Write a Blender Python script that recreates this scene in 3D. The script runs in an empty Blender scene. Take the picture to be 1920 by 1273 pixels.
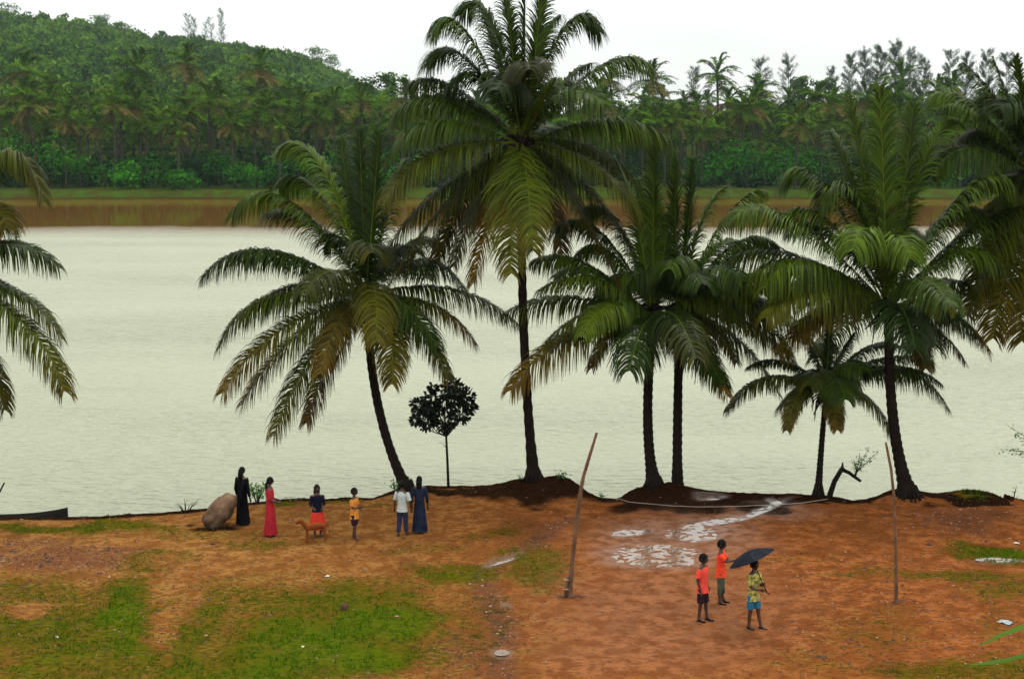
import bpy, bmesh, math, random
import numpy as np
from mathutils import Vector, Matrix
R = math.radians
random.seed(7)
rng = np.random.default_rng(7)
scene = bpy.context.scene
COL = scene.collection

# ---------------------------------------------------------------- camera
CAMZ = 10.6
FPX = 2667.0                      # focal length in photo pixels (50 mm on 36 mm)
PIT = math.atan(391.5 / FPX)      # camera looks this far below the horizon
cam_d = bpy.data.cameras.new('camera')
cam = bpy.data.objects.new('camera', cam_d)
COL.objects.link(cam)
cam.location = (0, 0, CAMZ)
cam.rotation_euler = (math.pi / 2 - PIT, 0, 0)
cam_d.sensor_width = 36.0
cam_d.lens = 50.0
cam_d.clip_start = 0.1
cam_d.clip_end = 6000
cam_d.dof.use_dof = True
cam_d.dof.focus_distance = 42
cam_d.dof.aperture_fstop = 2.8
scene.camera = cam
# ---------------------------------------------------------------- light
SUN_EL, SUN_AZ = 66, 40
world = bpy.data.worlds.new('World')
scene.world = world
world.use_nodes = True
wn = world.node_tree.nodes
wl = world.node_tree.links
wn.clear()
wout = wn.new('ShaderNodeOutputWorld')
wbg = wn.new('ShaderNodeBackground')
wbg.inputs['Strength'].default_value = 0.1
sky = wn.new('ShaderNodeTexSky')
sky.sky_type = 'NISHITA'
sky.sun_disc = False
sky.sun_elevation = R(SUN_EL)
sky.sun_rotation = R(SUN_AZ)
tc = wn.new('ShaderNodeTexCoord')
sep = wn.new('ShaderNodeSeparateXYZ')
wl.new(tc.outputs['Generated'], sep.inputs[0])
ramp = wn.new('ShaderNodeValToRGB')      # overcast cloud deck: brighter towards the zenith
e = ramp.color_ramp.elements
e[0].position = 0.0; e[0].color = (0.415, 0.425, 0.415, 1)
e[1].position = 0.75; e[1].color = (1.0, 1.0, 0.98, 1)
wl.new(sep.outputs['Z'], ramp.inputs[0])
cmul = wn.new('ShaderNodeVectorMath'); cmul.operation = 'SCALE'
cmul.inputs['Scale'].default_value = 19.0
wl.new(ramp.outputs[0], cmul.inputs[0])
wno = wn.new('ShaderNodeTexNoise')
wno.inputs['Scale'].default_value = 2.2
wno.inputs['Detail'].default_value = 5
wmap = wn.new('ShaderNodeMapping')
wmap.inputs['Scale'].default_value = (1, 1, 4)
wl.new(tc.outputs['Generated'], wmap.inputs[0]); wl.new(wmap.outputs[0], wno.inputs['Vector'])
wmr = wn.new('ShaderNodeMapRange')
wmr.inputs['From Min'].default_value = 0.3; wmr.inputs['From Max'].default_value = 0.7
wmr.inputs['To Min'].default_value = 0.84; wmr.inputs['To Max'].default_value = 1.12
wl.new(wno.outputs[0], wmr.inputs[0])
cm2 = wn.new('ShaderNodeVectorMath'); cm2.operation = 'SCALE'
wl.new(cmul.outputs[0], cm2.inputs[0]); wl.new(wmr.outputs[0], cm2.inputs['Scale'])
wmix = wn.new('ShaderNodeMixRGB')
wmix.inputs[0].default_value = 0.93
wl.new(sky.outputs[0], wmix.inputs[1]); wl.new(cm2.outputs[0], wmix.inputs[2])
wl.new(wmix.outputs[0], wbg.inputs[0]); wl.new(wbg.outputs[0], wout.inputs[0])
sun_d = bpy.data.lights.new('sun', 'SUN')
sun_d.energy = 1.5
sun_d.angle = R(20)
sun_d.color = (1.0, 0.96, 0.88)
sun = bpy.data.objects.new('sun', sun_d)
COL.objects.link(sun)
sun.rotation_euler = (R(90 - SUN_EL), 0, R(180 - SUN_AZ))   # light arrives from behind the river, high up
scene.view_settings.view_transform = 'Standard'
scene.view_settings.look = 'None'
scene.view_settings.gamma = 1
scene.view_settings.exposure = 0.35
scene.cycles.filter_width = 1.5
scene.cycles.use_denoising = True
scene.cycles.max_bounces = 6
scene.cycles.transparent_max_bounces = 8
scene.cycles.volume_bounces = 0

# ---------------------------------------------------------------- projection helpers
FW = Vector((0, math.cos(PIT), -math.sin(PIT)))
UP = Vector((0, math.sin(PIT), math.cos(PIT)))
def ray(px, py):
    return FW + UP * ((636.5 - py) / FPX) + Vector((1, 0, 0)) * ((px - 960) / FPX)
def at_z(px, py, z=0.0):
    d = ray(px, py); t = (z - CAMZ) / d.z
    return Vector((0, 0, CAMZ)) + d * t
def at_y(px, py, Y):
    d = ray(px, py); t = Y / d.y
    return Vector((0, 0, CAMZ)) + d * t
def project(x, y, z):
    """world -> photo pixels, arrays allowed"""
    dz = z - CAMZ
    w = y * math.cos(PIT) - dz * math.sin(PIT)
    v = y * math.sin(PIT) + dz * math.cos(PIT)
    return 960 + FPX * x / w, 636.5 - FPX * v / w

# ---------------------------------------------------------------- numpy noise
def vnoise(x, y, seed=0):
    x = np.asarray(x, float); y = np.asarray(y, float)
    xi = np.floor(x).astype(np.int64); yi = np.floor(y).astype(np.int64)
    fx = x - xi; fy = y - yi
    fx = fx * fx * (3 - 2 * fx); fy = fy * fy * (3 - 2 * fy)
    def h(a, b):
        n = (a * 374761393 + b * 668265263 + seed * 1442695041) & 0xFFFFFFFF
        n = ((n ^ (n >> 13)) * 1274126177) & 0xFFFFFFFF
        return ((n ^ (n >> 16)) & 0xFFFF) / 65535.0
    a = h(xi, yi); b = h(xi + 1, yi); c = h(xi, yi + 1); d = h(xi + 1, yi + 1)
    return (a + (b - a) * fx) * (1 - fy) + (c + (d - c) * fx) * fy
def fbm(x, y, seed=0, o=4):
    s = 0; a = 0.5; n = 0
    for k in range(o):
        s = s + a * vnoise(x * 2 ** k + 17 * k, y * 2 ** k + 5 * k, seed + k); n += a; a *= 0.5
    return s / n
def sstep(a, b, x):
    t = np.clip((x - a) / (b - a), 0, 1)
    return t * t * (3 - 2 * t)

# ---------------------------------------------------------------- mesh helpers
def tag(o, label=None, cat=None, group=None, kind=None):
    if label: o['label'] = label
    if cat: o['category'] = cat
    if group: o['group'] = group
    if kind: o['kind'] = kind
    return o
def link(name, me, mat=None, parent=None, smooth=False):
    o = bpy.data.objects.new(name, me)
    COL.objects.link(o)
    if mat is not None and not me.materials:
        me.materials.append(mat)
    if parent is not None: o.parent = parent
    if smooth: me.polygons.foreach_set('use_smooth', [True] * len(me.polygons))
    return o
def empty(name, loc=(0, 0, 0), rz=0.0):
    o = bpy.data.objects.new(name, None)
    o.location = loc; o.rotation_euler = (0, 0, rz)
    o.empty_display_size = 0.2
    COL.objects.link(o)
    return o
def np_mesh(name, V, F, col=None):
    """V (n,3); F (m,k) all faces of one size"""
    me = bpy.data.meshes.new(name)
    V = np.asarray(V, np.float32); F = np.asarray(F, np.int32)
    me.vertices.add(len(V)); me.vertices.foreach_set('co', V.ravel())
    k = F.shape[1]
    me.loops.add(F.size); me.loops.foreach_set('vertex_index', F.ravel())
    me.polygons.add(len(F)); me.polygons.foreach_set('loop_start', np.arange(0, F.size, k, dtype=np.int32))
    me.update(calc_edges=True)
    if col is not None:
        c = np.ones((len(V), 4), np.float32); c[:, :3] = col
        a = me.color_attributes.new('col', 'FLOAT_COLOR', 'POINT')
        a.data.foreach_set('color', c.ravel())
    me.validate()
    return me
class MB:
    def __init__(s): s.v = []; s.f = []; s.c = []
    def add(s, vs, fs, c=(0, 0, 0)):
        b = len(s.v); s.v += [tuple(v) for v in vs]; s.f += [tuple(i + b for i in f) for f in fs]; s.c += [c] * len(vs)
    def mesh(s, name):
        me = bpy.data.meshes.new(name); me.from_pydata(s.v, [], s.f)
        a = me.color_attributes.new('col', 'FLOAT_COLOR', 'POINT')
        a.data.foreach_set('color', [x for c in s.c for x in (c[0], c[1], c[2], 1)])
        me.update(); return me
    def tube(s, pts, rad, n=8, c=(0, 0, 0), cap=True, flat=None):
        """tube along pts; rad number or (ra, rb) per point; flat = direction of ra axis"""
        pts = [Vector(p) for p in pts]; m = len(pts)
        ref = Vector(flat) if flat is not None else None
        vs = []; prev = None
        for i, p in enumerate(pts):
            t = (pts[min(i + 1, m - 1)] - pts[max(i - 1, 0)])
            if t.length < 1e-9: t = Vector((0, 0, 1))
            t.normalize()
            r0 = ref or prev or (Vector((1, 0, 0)) if abs(t.x) < 0.8 else Vector((0, 1, 0)))
            a = r0 - t * r0.dot(t)
            if a.length < 1e-5: a = t.orthogonal()
            a.normalize(); b = t.cross(a); prev = a
            r = rad[i] if isinstance(rad, (list, tuple)) else rad
            ra, rb = r if isinstance(r, (list, tuple)) else (r, r)
            for k in range(n):
                q = 2 * math.pi * k / n
                vs.append(p + a * math.cos(q) * ra + b * math.sin(q) * rb)
        fs = [(i * n + k, i * n + (k + 1) % n, (i + 1) * n + (k + 1) % n, (i + 1) * n + k) for i in range(m - 1) for k in range(n)]
        if cap:
            fs.append(tuple(range(n - 1, -1, -1))); fs.append(tuple((m - 1) * n + k for k in range(n)))
        s.add(vs, fs, c)
    def blob(s, c0, r, seed=0, n=10, rough=0.12, c=(0, 0, 0)):
        rr = random.Random(seed); vs = []; fs = []
        r = Vector(r)
        ph = [rr.uniform(0, 6.28) for _ in range(6)]
        m = max(4, n // 2 + 1)
        for i in range(m + 1):
            th = math.pi * i / m
            for k in range(n):
                q = 2 * math.pi * k / n
                d = Vector((math.sin(th) * math.cos(q), math.sin(th) * math.sin(q), math.cos(th)))
                f = 1 + rough * (math.sin(3 * d.x + ph[0]) + math.sin(4.3 * d.y + ph[1]) + math.sin(3.7 * d.z + ph[2]) + .6 * math.sin(8 * d.x + ph[3]) + .6 * math.sin(7 * d.y + ph[4])) / 2.4
                vs.append(Vector(c0) + Vector((d.x * r.x, d.y * r.y, d.z * r.z)) * f)
        for i in range(m):
            for k in range(n):
                fs.append((i * n + k, (i + 1) * n + k, (i + 1) * n + (k + 1) % n, i * n + (k + 1) % n))
        s.add(vs, fs, c)
    def build(s, name, mat, parent=None, smooth=True):
        return link(name, s.mesh(name), mat, parent, smooth)

# ---------------------------------------------------------------- materials
def new_mat(name):
    m = bpy.data.materials.new(name); m.use_nodes = True
    return m, m.node_tree.nodes, m.node_tree.links, m.node_tree.nodes['Principled BSDF']
def plain(name, c, rough=0.8, var=0.25, scale=8.0, bump=0.0, spec=0.3, stretch=(1, 1, 1)):
    """base colour with procedural variation"""
    m, n, l, b = new_mat(name)
    t = n.new('ShaderNodeTexCoord'); mp = n.new('ShaderNodeMapping'); mp.inputs['Scale'].default_value = stretch
    no = n.new('ShaderNodeTexNoise'); no.inputs['Scale'].default_value = scale; no.inputs['Detail'].default_value = 6
    l.new(t.outputs['Object'], mp.inputs[0]); l.new(mp.outputs[0], no.inputs['Vector'])
    r = n.new('ShaderNodeValToRGB')
    r.color_ramp.elements[0].position = .3; r.color_ramp.elements[1].position = .7
    r.color_ramp.elements[0].color = tuple(x * (1 - var) for x in c) + (1,)
    r.color_ramp.elements[1].color = tuple(min(1, x * (1 + var)) for x in c) + (1,)
    l.new(no.outputs[0], r.inputs[0]); l.new(r.outputs[0], b.inputs['Base Color'])
    b.inputs['Roughness'].default_value = rough
    b.inputs['Specular IOR Level'].default_value = spec
    if bump:
        bp = n.new('ShaderNodeBump'); bp.inputs['Strength'].default_value = bump; bp.inputs['Distance'].default_value = .02
        l.new(no.outputs[0], bp.inputs['Height']); l.new(bp.outputs[0], b.inputs['Normal'])
    return m
def leaf_mat(name, g1, g2, dry, rough=0.45, spec=0.4, trans=0.12):
    """col.r = dryness, col.g = random, col.b = mixes g1..g2"""
    m, n, l, b = new_mat(name)
    at = n.new('ShaderNodeAttribute'); at.attribute_name = 'col'
    sp = n.new('ShaderNodeSeparateColor'); l.new(at.outputs['Color'], sp.inputs[0])
    m1 = n.new('ShaderNodeMixRGB'); m1.inputs[1].default_value = g1 + (1,); m1.inputs[2].default_value = g2 + (1,)
    l.new(sp.outputs[2], m1.inputs[0])
    m2 = n.new('ShaderNodeMixRGB'); m2.inputs[2].default_value = dry + (1,)
    l.new(sp.outputs[0], m2.inputs[0]); l.new(m1.outputs[0], m2.inputs[1])
    mr = n.new('ShaderNodeMapRange'); mr.inputs['To Min'].default_value = .55; mr.inputs['To Max'].default_value = 1.45
    l.new(sp.outputs[1], mr.inputs[0])
    sc = n.new('ShaderNodeVectorMath'); sc.operation = 'SCALE'
    l.new(m2.outputs[0], sc.inputs[0]); l.new(mr.outputs[0], sc.inputs['Scale'])
    l.new(sc.outputs[0], b.inputs['Base Color'])
    b.inputs['Roughness'].default_value = rough
    b.inputs['Specular IOR Level'].default_value = spec
    if trans:
        tr = n.new('ShaderNodeBsdfTranslucent'); l.new(sc.outputs[0], tr.inputs[0])
        ms = n.new('ShaderNodeMixShader'); ms.inputs[0].default_value = trans
        out = n['Material Output']
        l.new(b.outputs[0], ms.inputs[1]); l.new(tr.outputs[0], ms.inputs[2]); l.new(ms.outputs[0], out.inputs[0])
    return m
M = {}
M['frond'] = leaf_mat('palm_leaf', (.004, .013, .002), (.056, .096, .003), (.110, .062, .006), .45, .08, .25)
M['farpalm'] = leaf_mat('far_palm_leaf', (.004, .017, .002), (.052, .108, .005), (.11, .082, .026), .8, .0, .15)
M['fartree'] = leaf_mat('far_tree_leaf', (.003, .026, .006), (.084, .160, .008), (.12, .11, .03), .8, .0, .1)
M['shrub'] = leaf_mat('shrub_leaf', (.006, .040, .004), (.045, .200, .008), (.12, .10, .03), .8, .0, .15)
M['casu'] = leaf_mat('casuarina_leaf', (.035, .055, .035), (.07, .10, .06), (.12, .10, .05), .8, .0, .15)
M['darkleaf'] = leaf_mat('dark_leaf', (.004, .007, .004), (.008, .012, .005), (.05, .04, .01), .6, .15, 0)
M['nearleaf'] = leaf_mat('near_leaf', (.03, .08, .006), (.060, .120, .006), (.12, .10, .03), .6, .1, .3)
M['freshleaf'] = leaf_mat('fresh_leaf', (.03, .10, .012), (.09, .22, .025), (.12, .10, .03), .5, .3, .25)
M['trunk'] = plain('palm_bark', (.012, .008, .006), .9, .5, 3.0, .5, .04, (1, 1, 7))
M['fartrunk'] = plain('far_bark', (.05, .045, .03), .95, .4, 3, .2, .1)
M['bark'] = plain('bark', (.010, .008, .006), .9, .3, 12, .4, .05)
M['pole'] = plain('weathered_pole', (.12, .062, .034), .85, .45, 9, .4, .2, (1, 1, .4))
M['rope'] = plain('pale_rope', (.38, .30, .24), .8, .3, 20)
M['skin'] = plain('skin', (.050, .019, .010), .55, .15, 6, 0, .4)
M['hair'] = plain('black_hair', (.004, .003, .003), .7, .3, 30, .2, .08)

# ---------------------------------------------------------------- near ground
EDGE = [(-900, 985), (-400, 976), (0, 969), (120, 968), (200, 966), (300, 962), (370, 957), (450, 945), (540, 933), (700, 931), (740, 919), (800, 911),
        (880, 910), (940, 914), (1000, 920), (1090, 930), (1130, 938), (1155, 938), (1180, 929), (1250, 922), (1330, 922), (1400, 924), (1480, 925), (1540, 927),
        (1575, 933), (1600, 938), (1625, 936), (1660, 928), (1700, 927), (1760, 924), (1840, 922), (1880, 925), (1895, 938), (1930, 941), (2300, 950), (3000, 955)]
EW = sorted((at_z(a, b).x, at_z(a, b).y) for a, b in EDGE)
EX = np.array([a for a, b in EW]); EY = np.array([b for a, b in EW])
def edge_y(x): return np.interp(x, EX, EY)
MOUNDS = []          # x, y, height, sx, sy
for px, base_py, h, sx, sy in [(1000, 921, .44, 1.35, 1.1), (1060, 925, .26, .7, .8), (1250, 921, .30, .95, .9), (1205, 921, .12, .5, .7), (1690, 928, .24, .75, .8),
                               (1820, 926, .12, .6, .6), (775, 920, .12, .5, .6)]:
    p = at_z(px, base_py); MOUNDS.append((p.x, p.y - .3, h, sx, sy))
GULLY = [at_z(*p).xy for p in [(1068, 972), (1035, 992), (1000, 1020), (960, 1042), (920, 1060), (903, 1088), (915, 1120), (938, 1160), (950, 1200), (938, 1240), (945, 1290)]]
RILL = [at_z(*p).xy for p in [(1250, 990), (1330, 982), (1395, 970), (1432, 952), (1465, 940)]]
# puddles: centre px, radii px, water level, rotation
PUD = [((1300, 1000), 62, 17, 0), ((1235, 1040), 100, 26, 0), ((1190, 996), 42, 7, -5), ((1345, 976), 70, 7, -8), ((1425, 957), 44, 6, -22), ((1330, 934), 26, 5, -5),
       ((943, 1049), 30, 6, -18), ((940, 1220), 17, 8, 0), ((949, 1133), 10, 4, 0), ((1880, 1049), 46, 4, 0), ((1454, 940), 16, 4, 10)]
def poly_dist(x, y, pl):
    d = np.full(np.shape(x), 1e9)
    for a, b in zip(pl[:-1], pl[1:]):
        vx, vy = b[0] - a[0], b[1] - a[1]
        t = np.clip(((x - a[0]) * vx + (y - a[1]) * vy) / (vx * vx + vy * vy), 0, 1)
        d = np.minimum(d, np.hypot(x - a[0] - t * vx, y - a[1] - t * vy))
    return d
def ell(px, py, cx, cy, rx, ry, rot=0):
    c, s = math.cos(R(rot)), math.sin(R(rot))
    u = (px - cx) * c + (py - cy) * s; v = -(px - cx) * s + (py - cy) * c
    return np.hypot(u / rx, v / ry)
def ground_h(x, y):
    x = np.asarray(x, float); y = np.asarray(y, float)
    g = (fbm(x * .35, y * .35, 3) - .5) * .14 * sstep(60, 40, y) + (fbm(x * 2.3, y * 2.3, 11, 4) - .5) * .035
    g = g + (fbm(x * 7, y * 7, 19, 2) - .5) * .022
    for mx, my, h, sx, sy in MOUNDS:
        g = g + h * np.exp(-((x - mx) / sx) ** 2 - ((y - my) / sy) ** 2) * (1 + .55 * (fbm(x * 2.5, y * 2.5, 5, 5) - .5))
    dg = poly_dist(x, y, GULLY)
    g = g - .035 * np.exp(-(dg / .28) ** 2)
    dr = poly_dist(x, y, RILL)
    g = g - .03 * np.exp(-(dr / .3) ** 2)
    px, py = project(x, y, 0 * x)
    for (cx, cy), rx, ry, rot in PUD:
        m = 1 - sstep(.65, 1.2, ell(px, py, cx, cy, rx, ry, rot))
        fl = (fbm(x * 8, y * 12, 23, 4) - .5) * (.10 if rx > 60 and cy > 990 else .07) - (.032 if rx > 60 and cy > 990 else .034)
        g = g * (1 - m) + (fl if cx > 1000 else fl - .055) * m
    s = y - edge_y(x) - (fbm(x * 1.2, y * 1.2, 31) - .5) * .25
    g = g - np.where(s > 0, np.minimum(1.5 * s, 3.2), 0)
    return g
def gh(x, y): return float(ground_h(np.array([x]), np.array([y]))[0])
def on_ground(px, py):
    d = ray(px, py); yy = np.arange(20, 47, .02); t = yy / d.y
    xx = d.x * t; zz = CAMZ + d.z * t; g = ground_h(xx, yy); df = zz - g
    ok = yy < edge_y(xx) - .12
    hit = np.nonzero((df < 0) & ok)[0]
    i = hit[0] if len(hit) else int(np.argmin(np.where(ok, df, 99)))
    return Vector((xx[i], yy[i], g[i]))
def axis(parts):
    out = []
    for a, b, st in parts: out += list(np.arange(a, b, st))
    out.append(parts[-1][1]); return np.array(out)
xs = axis([(-120, -30, 5), (-30, -17, .5), (-17, 17, .065), (17, 30, .5), (30, 120, 5)])
ys = axis([(-40, 16, 4), (16, 25, .5), (25, 46.5, .065), (46.5, 60, .8)])
X, Y = np.meshgrid(xs, ys)
Z = ground_h(X, Y)
PX, PY = project(X, Y, 0 * X)
def masks(PX, PY, X, Y):
    """r grass, g dark earth and the shade painted under the boulder, b stony gully/gravel, plus wetness"""
    wx = (fbm(X * .8, Y * .8, 41) - .5); wy = (fbm(X * .8, Y * .8, 47) - .5)
    px = PX + wx * 90; py = PY + wy * 50
    def S(lst):
        o = np.zeros(px.shape)
        for cx, cy, rx, ry, w, *rot in lst:
            o = np.maximum(o, w * (1 - sstep(.30, 1.30, ell(px, py, cx, cy, rx, ry, rot[0] if rot else 0))))
        return o
    grass = S([(420, 1190, 660, 140, .68), (200, 1200, 400, 110, .78), (640, 1130, 240, 50, .75), (870, 1130, 90, 120, .35), (260, 1000, 420, 22, .42), (560, 1215, 330, 85, 1.0), (720, 1170, 170, 45, .9), (430, 1260, 250, 60, .9), (60, 1180, 190, 65, .85), (225, 1140, 90, 60, .95, -40), (120, 1260, 260, 50, .7), (290, 1060, 110, 25, .65), (80, 1110, 210, 45, .6),
               (150, 992, 260, 17, .85), (500, 1022, 110, 17, .55), (860, 1075, 120, 24, .75), (810, 1035, 160, 14, .4), (1010, 1070, 90, 50, .65), (930, 1012, 80, 18, .5), (700, 1095, 190, 26, .5), (380, 1110, 200, 30, .4),
               (1880, 1030, 120, 16, .95), (1800, 1075, 200, 22, .6), (1890, 1110, 110, 40, .55), (1640, 1075, 140, 13, .4), (1820, 1260, 240, 32, .7), (1880, 1180, 70, 60, .3), (1640, 1180, 130, 60, .35), (1530, 1240, 170, 40, .35), (520, 935, 60, 8, .7), (1830, 925, 70, 9, .8), (660, 936, 200, 5, .5), (1500, 1045, 120, 9, .3)])
    bare = S([(330, 1150, 36, 95, .6, 35), (430, 1200, 30, 90, .35, 40), (460, 1060, 230, 10, .6), (150, 1018, 260, 9, .9), (60, 1140, 50, 14, .7), (370, 1075, 110, 20, .6, -25)])
    grass = grass * (1 - bare)
    grass = np.maximum(grass, .16 * sstep(1650, 1500, px) * sstep(1130, 900, px) + .0)
    dark = S([(1010, 918, 165, 34, 1), (1060, 925, 100, 30, 1), (1250, 925, 150, 36, 1), (1400, 935, 150, 18, .9), (1670, 1230, 60, 90, .17), (925, 1190, 80, 120, .18), (980, 1000, 110, 50, .22), (1550, 935, 70, 12, .9), (1690, 925, 110, 17, 1), (1850, 935, 130, 14, .85), (820, 915, 120, 9, .6), (1820, 975, 130, 22, .18), (410, 987, 60, 8, .5)])  # last ellipse: shade beneath the boulder, painted into the soil colour
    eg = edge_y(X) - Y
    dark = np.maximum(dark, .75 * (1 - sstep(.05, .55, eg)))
    dg = poly_dist(X, Y, GULLY)
    stony = np.maximum(.9 * (1 - sstep(.12, .55, dg + wx * .4)), S([(80, 1045, 190, 26, .9), (640, 1262, 160, 20, .35), (860, 1230, 110, 40, .55), (1800, 975, 110, 28, .5)]))
    wet = np.zeros(px.shape)
    for (cx, cy), rx, ry, rot in PUD:
        wet = np.maximum(wet, 1 - sstep(.7, 1.9, ell(PX, PY, cx, cy, rx, ry, rot)))
    wet = np.maximum(wet, S([(1280, 1010, 200, 60, .7), (1250, 1150, 330, 150, .45), (1450, 960, 120, 20, .5), (1130, 1230, 160, 60, .4)]))
    return grass, dark, stony, wet
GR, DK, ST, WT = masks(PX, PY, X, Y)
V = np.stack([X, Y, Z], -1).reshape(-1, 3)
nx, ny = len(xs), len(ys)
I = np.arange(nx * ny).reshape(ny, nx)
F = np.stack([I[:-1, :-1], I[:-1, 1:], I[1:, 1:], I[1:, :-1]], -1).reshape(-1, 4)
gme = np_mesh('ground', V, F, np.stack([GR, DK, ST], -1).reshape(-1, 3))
wa = gme.attributes.new('wet', 'FLOAT', 'POINT'); wa.data.foreach_set('value', WT.ravel().astype(np.float32))
def ground_mat():
    m, n, l, b = new_mat('laterite_ground')
    t = n.new('ShaderNodeTexCoord')
    def noise(s, d=6, st=(1, 1, 1), rough=.6):
        mp = n.new('ShaderNodeMapping'); mp.inputs['Scale'].default_value = st
        k = n.new('ShaderNodeTexNoise'); k.inputs['Scale'].default_value = s; k.inputs['Detail'].default_value = d; k.inputs['Roughness'].default_value = rough
        l.new(t.outputs['Object'], mp.inputs[0]); l.new(mp.outputs[0], k.inputs['Vector']); return k.outputs[0]
    def mix(f, a, c):
        k = n.new('ShaderNodeMixRGB')
        for i, v in ((0, f), (1, a), (2, c)):
            if isinstance(v, tuple): k.inputs[i].default_value = v + (1,)
            elif isinstance(v, (int, float)): k.inputs[i].default_value = v
            else: l.new(v, k.inputs[i])
        return k.outputs[0]
    def rmp(v, a, c, lo=0, hi=1):
        k = n.new('ShaderNodeMapRange'); k.interpolation_type = 'SMOOTHSTEP'
        k.inputs['From Min'].default_value = a; k.inputs['From Max'].default_value = c; k.inputs['To Min'].default_value = lo; k.inputs['To Max'].default_value = hi
        l.new(v, k.inputs[0]); return k.outputs[0]
    def mth(op, a, c=0.0):
        k = n.new('ShaderNodeMath'); k.operation = op
        for i, v in ((0, a), (1, c)):
            if isinstance(v, (int, float)): k.inputs[i].default_value = v
            else: l.new(v, k.inputs[i])
        return k.outputs[0]
    at = n.new('ShaderNodeAttribute'); at.attribute_name = 'col'
    sp = n.new('ShaderNodeSeparateColor'); l.new(at.outputs['Color'], sp.inputs[0])
    aw = n.new('ShaderNodeAttribute'); aw.attribute_name = 'wet'
    sx = n.new('ShaderNodeSeparateXYZ'); l.new(t.outputs['Object'], sx.inputs[0])
    big = noise(.45, 5); mid = noise(2.4, 6); fine = noise(9, 6, (.7, 1.4, 1)); grit = noise(30, 3)
    red = rmp(sx.outputs[0], -6, 3)                       # soil turns from tan (left) to red laterite (right)
    cA = mix(red, (.240, .115, .032), (.210, .073, .020))
    cB = mix(red, (.130, .053, .011), (.118, .036, .009))
    c = mix(rmp(mid, .40, .60), cB, cA)
    c = mix(rmp(noise(.9, 4), .48, .66, 0, .6), c, mix(red, (.085, .037, .008), (.075, .023, .006)))
    c = mix(rmp(big, .35, .7, 0, .5), c, (.165, .055, .014))
    c = mix(rmp(fine, .50, .64, 0, .75), c, mix(red, (.075, .033, .014), (.065, .021, .008)))
    c = mix(rmp(grit, .62, .72, 0, .5), c, (.26, .16, .09))
    # stones and grit in the gully
    c = mix(mth('MULTIPLY', sp.outputs[2], rmp(fine, .35, .6, .35, 1)), c, mix(rmp(grit, .4, .6), (.040, .013, .007), (.15, .065, .035)))
    # grass
    gn = mth('ADD', sp.outputs[0], mth('MULTIPLY', mth('SUBTRACT', mid, .5), 1.3))
    gn = mth('ADD', gn, mth('MULTIPLY', mth('SUBTRACT', fine, .5), 1.2))
    gm = mth('MULTIPLY', rmp(gn, .16, .80), rmp(sp.outputs[0], .02, .25))
    lush = rmp(mth('ADD', sp.outputs[0], mth('MULTIPLY', mth('SUBTRACT', big, .5), 1.4)), .62, 1.1)
    gc = mix(lush, mix(rmp(fine, .35, .65), (.062, .054, .002), (.034, .036, .002)), mix(rmp(fine, .35, .65), (.048, .078, .001), (.018, .046, .001)))
    c = mix(mth('MULTIPLY', gm, .9), c, gc)
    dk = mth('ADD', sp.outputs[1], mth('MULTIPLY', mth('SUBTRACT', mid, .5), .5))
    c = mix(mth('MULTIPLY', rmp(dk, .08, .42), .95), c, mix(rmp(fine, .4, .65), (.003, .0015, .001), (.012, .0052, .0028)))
    wet = mth('MULTIPLY', aw.outputs['Fac'], rmp(mid, .3, .6, .5, 1))
    c = mix(mth('MULTIPLY', wet, .35), c, (.13, .055, .018))
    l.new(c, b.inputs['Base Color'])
    l.new(rmp(wet, 0, 1, .92, .35), b.inputs['Roughness'])
    l.new(rmp(wet, 0, 1, 0, .28), b.inputs['Specular IOR Level'])
    bp = n.new('ShaderNodeBump'); bp.inputs['Strength'].default_value = .7; bp.inputs['Distance'].default_value = .03
    l.new(mth('ADD', fine, mth('MULTIPLY', grit, .5)), bp.inputs['Height']); l.new(bp.outputs[0], b.inputs['Normal'])
    return m
M['ground'] = ground_mat()
tag(link('ground', gme, M['ground'], smooth=True), kind='structure')

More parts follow.
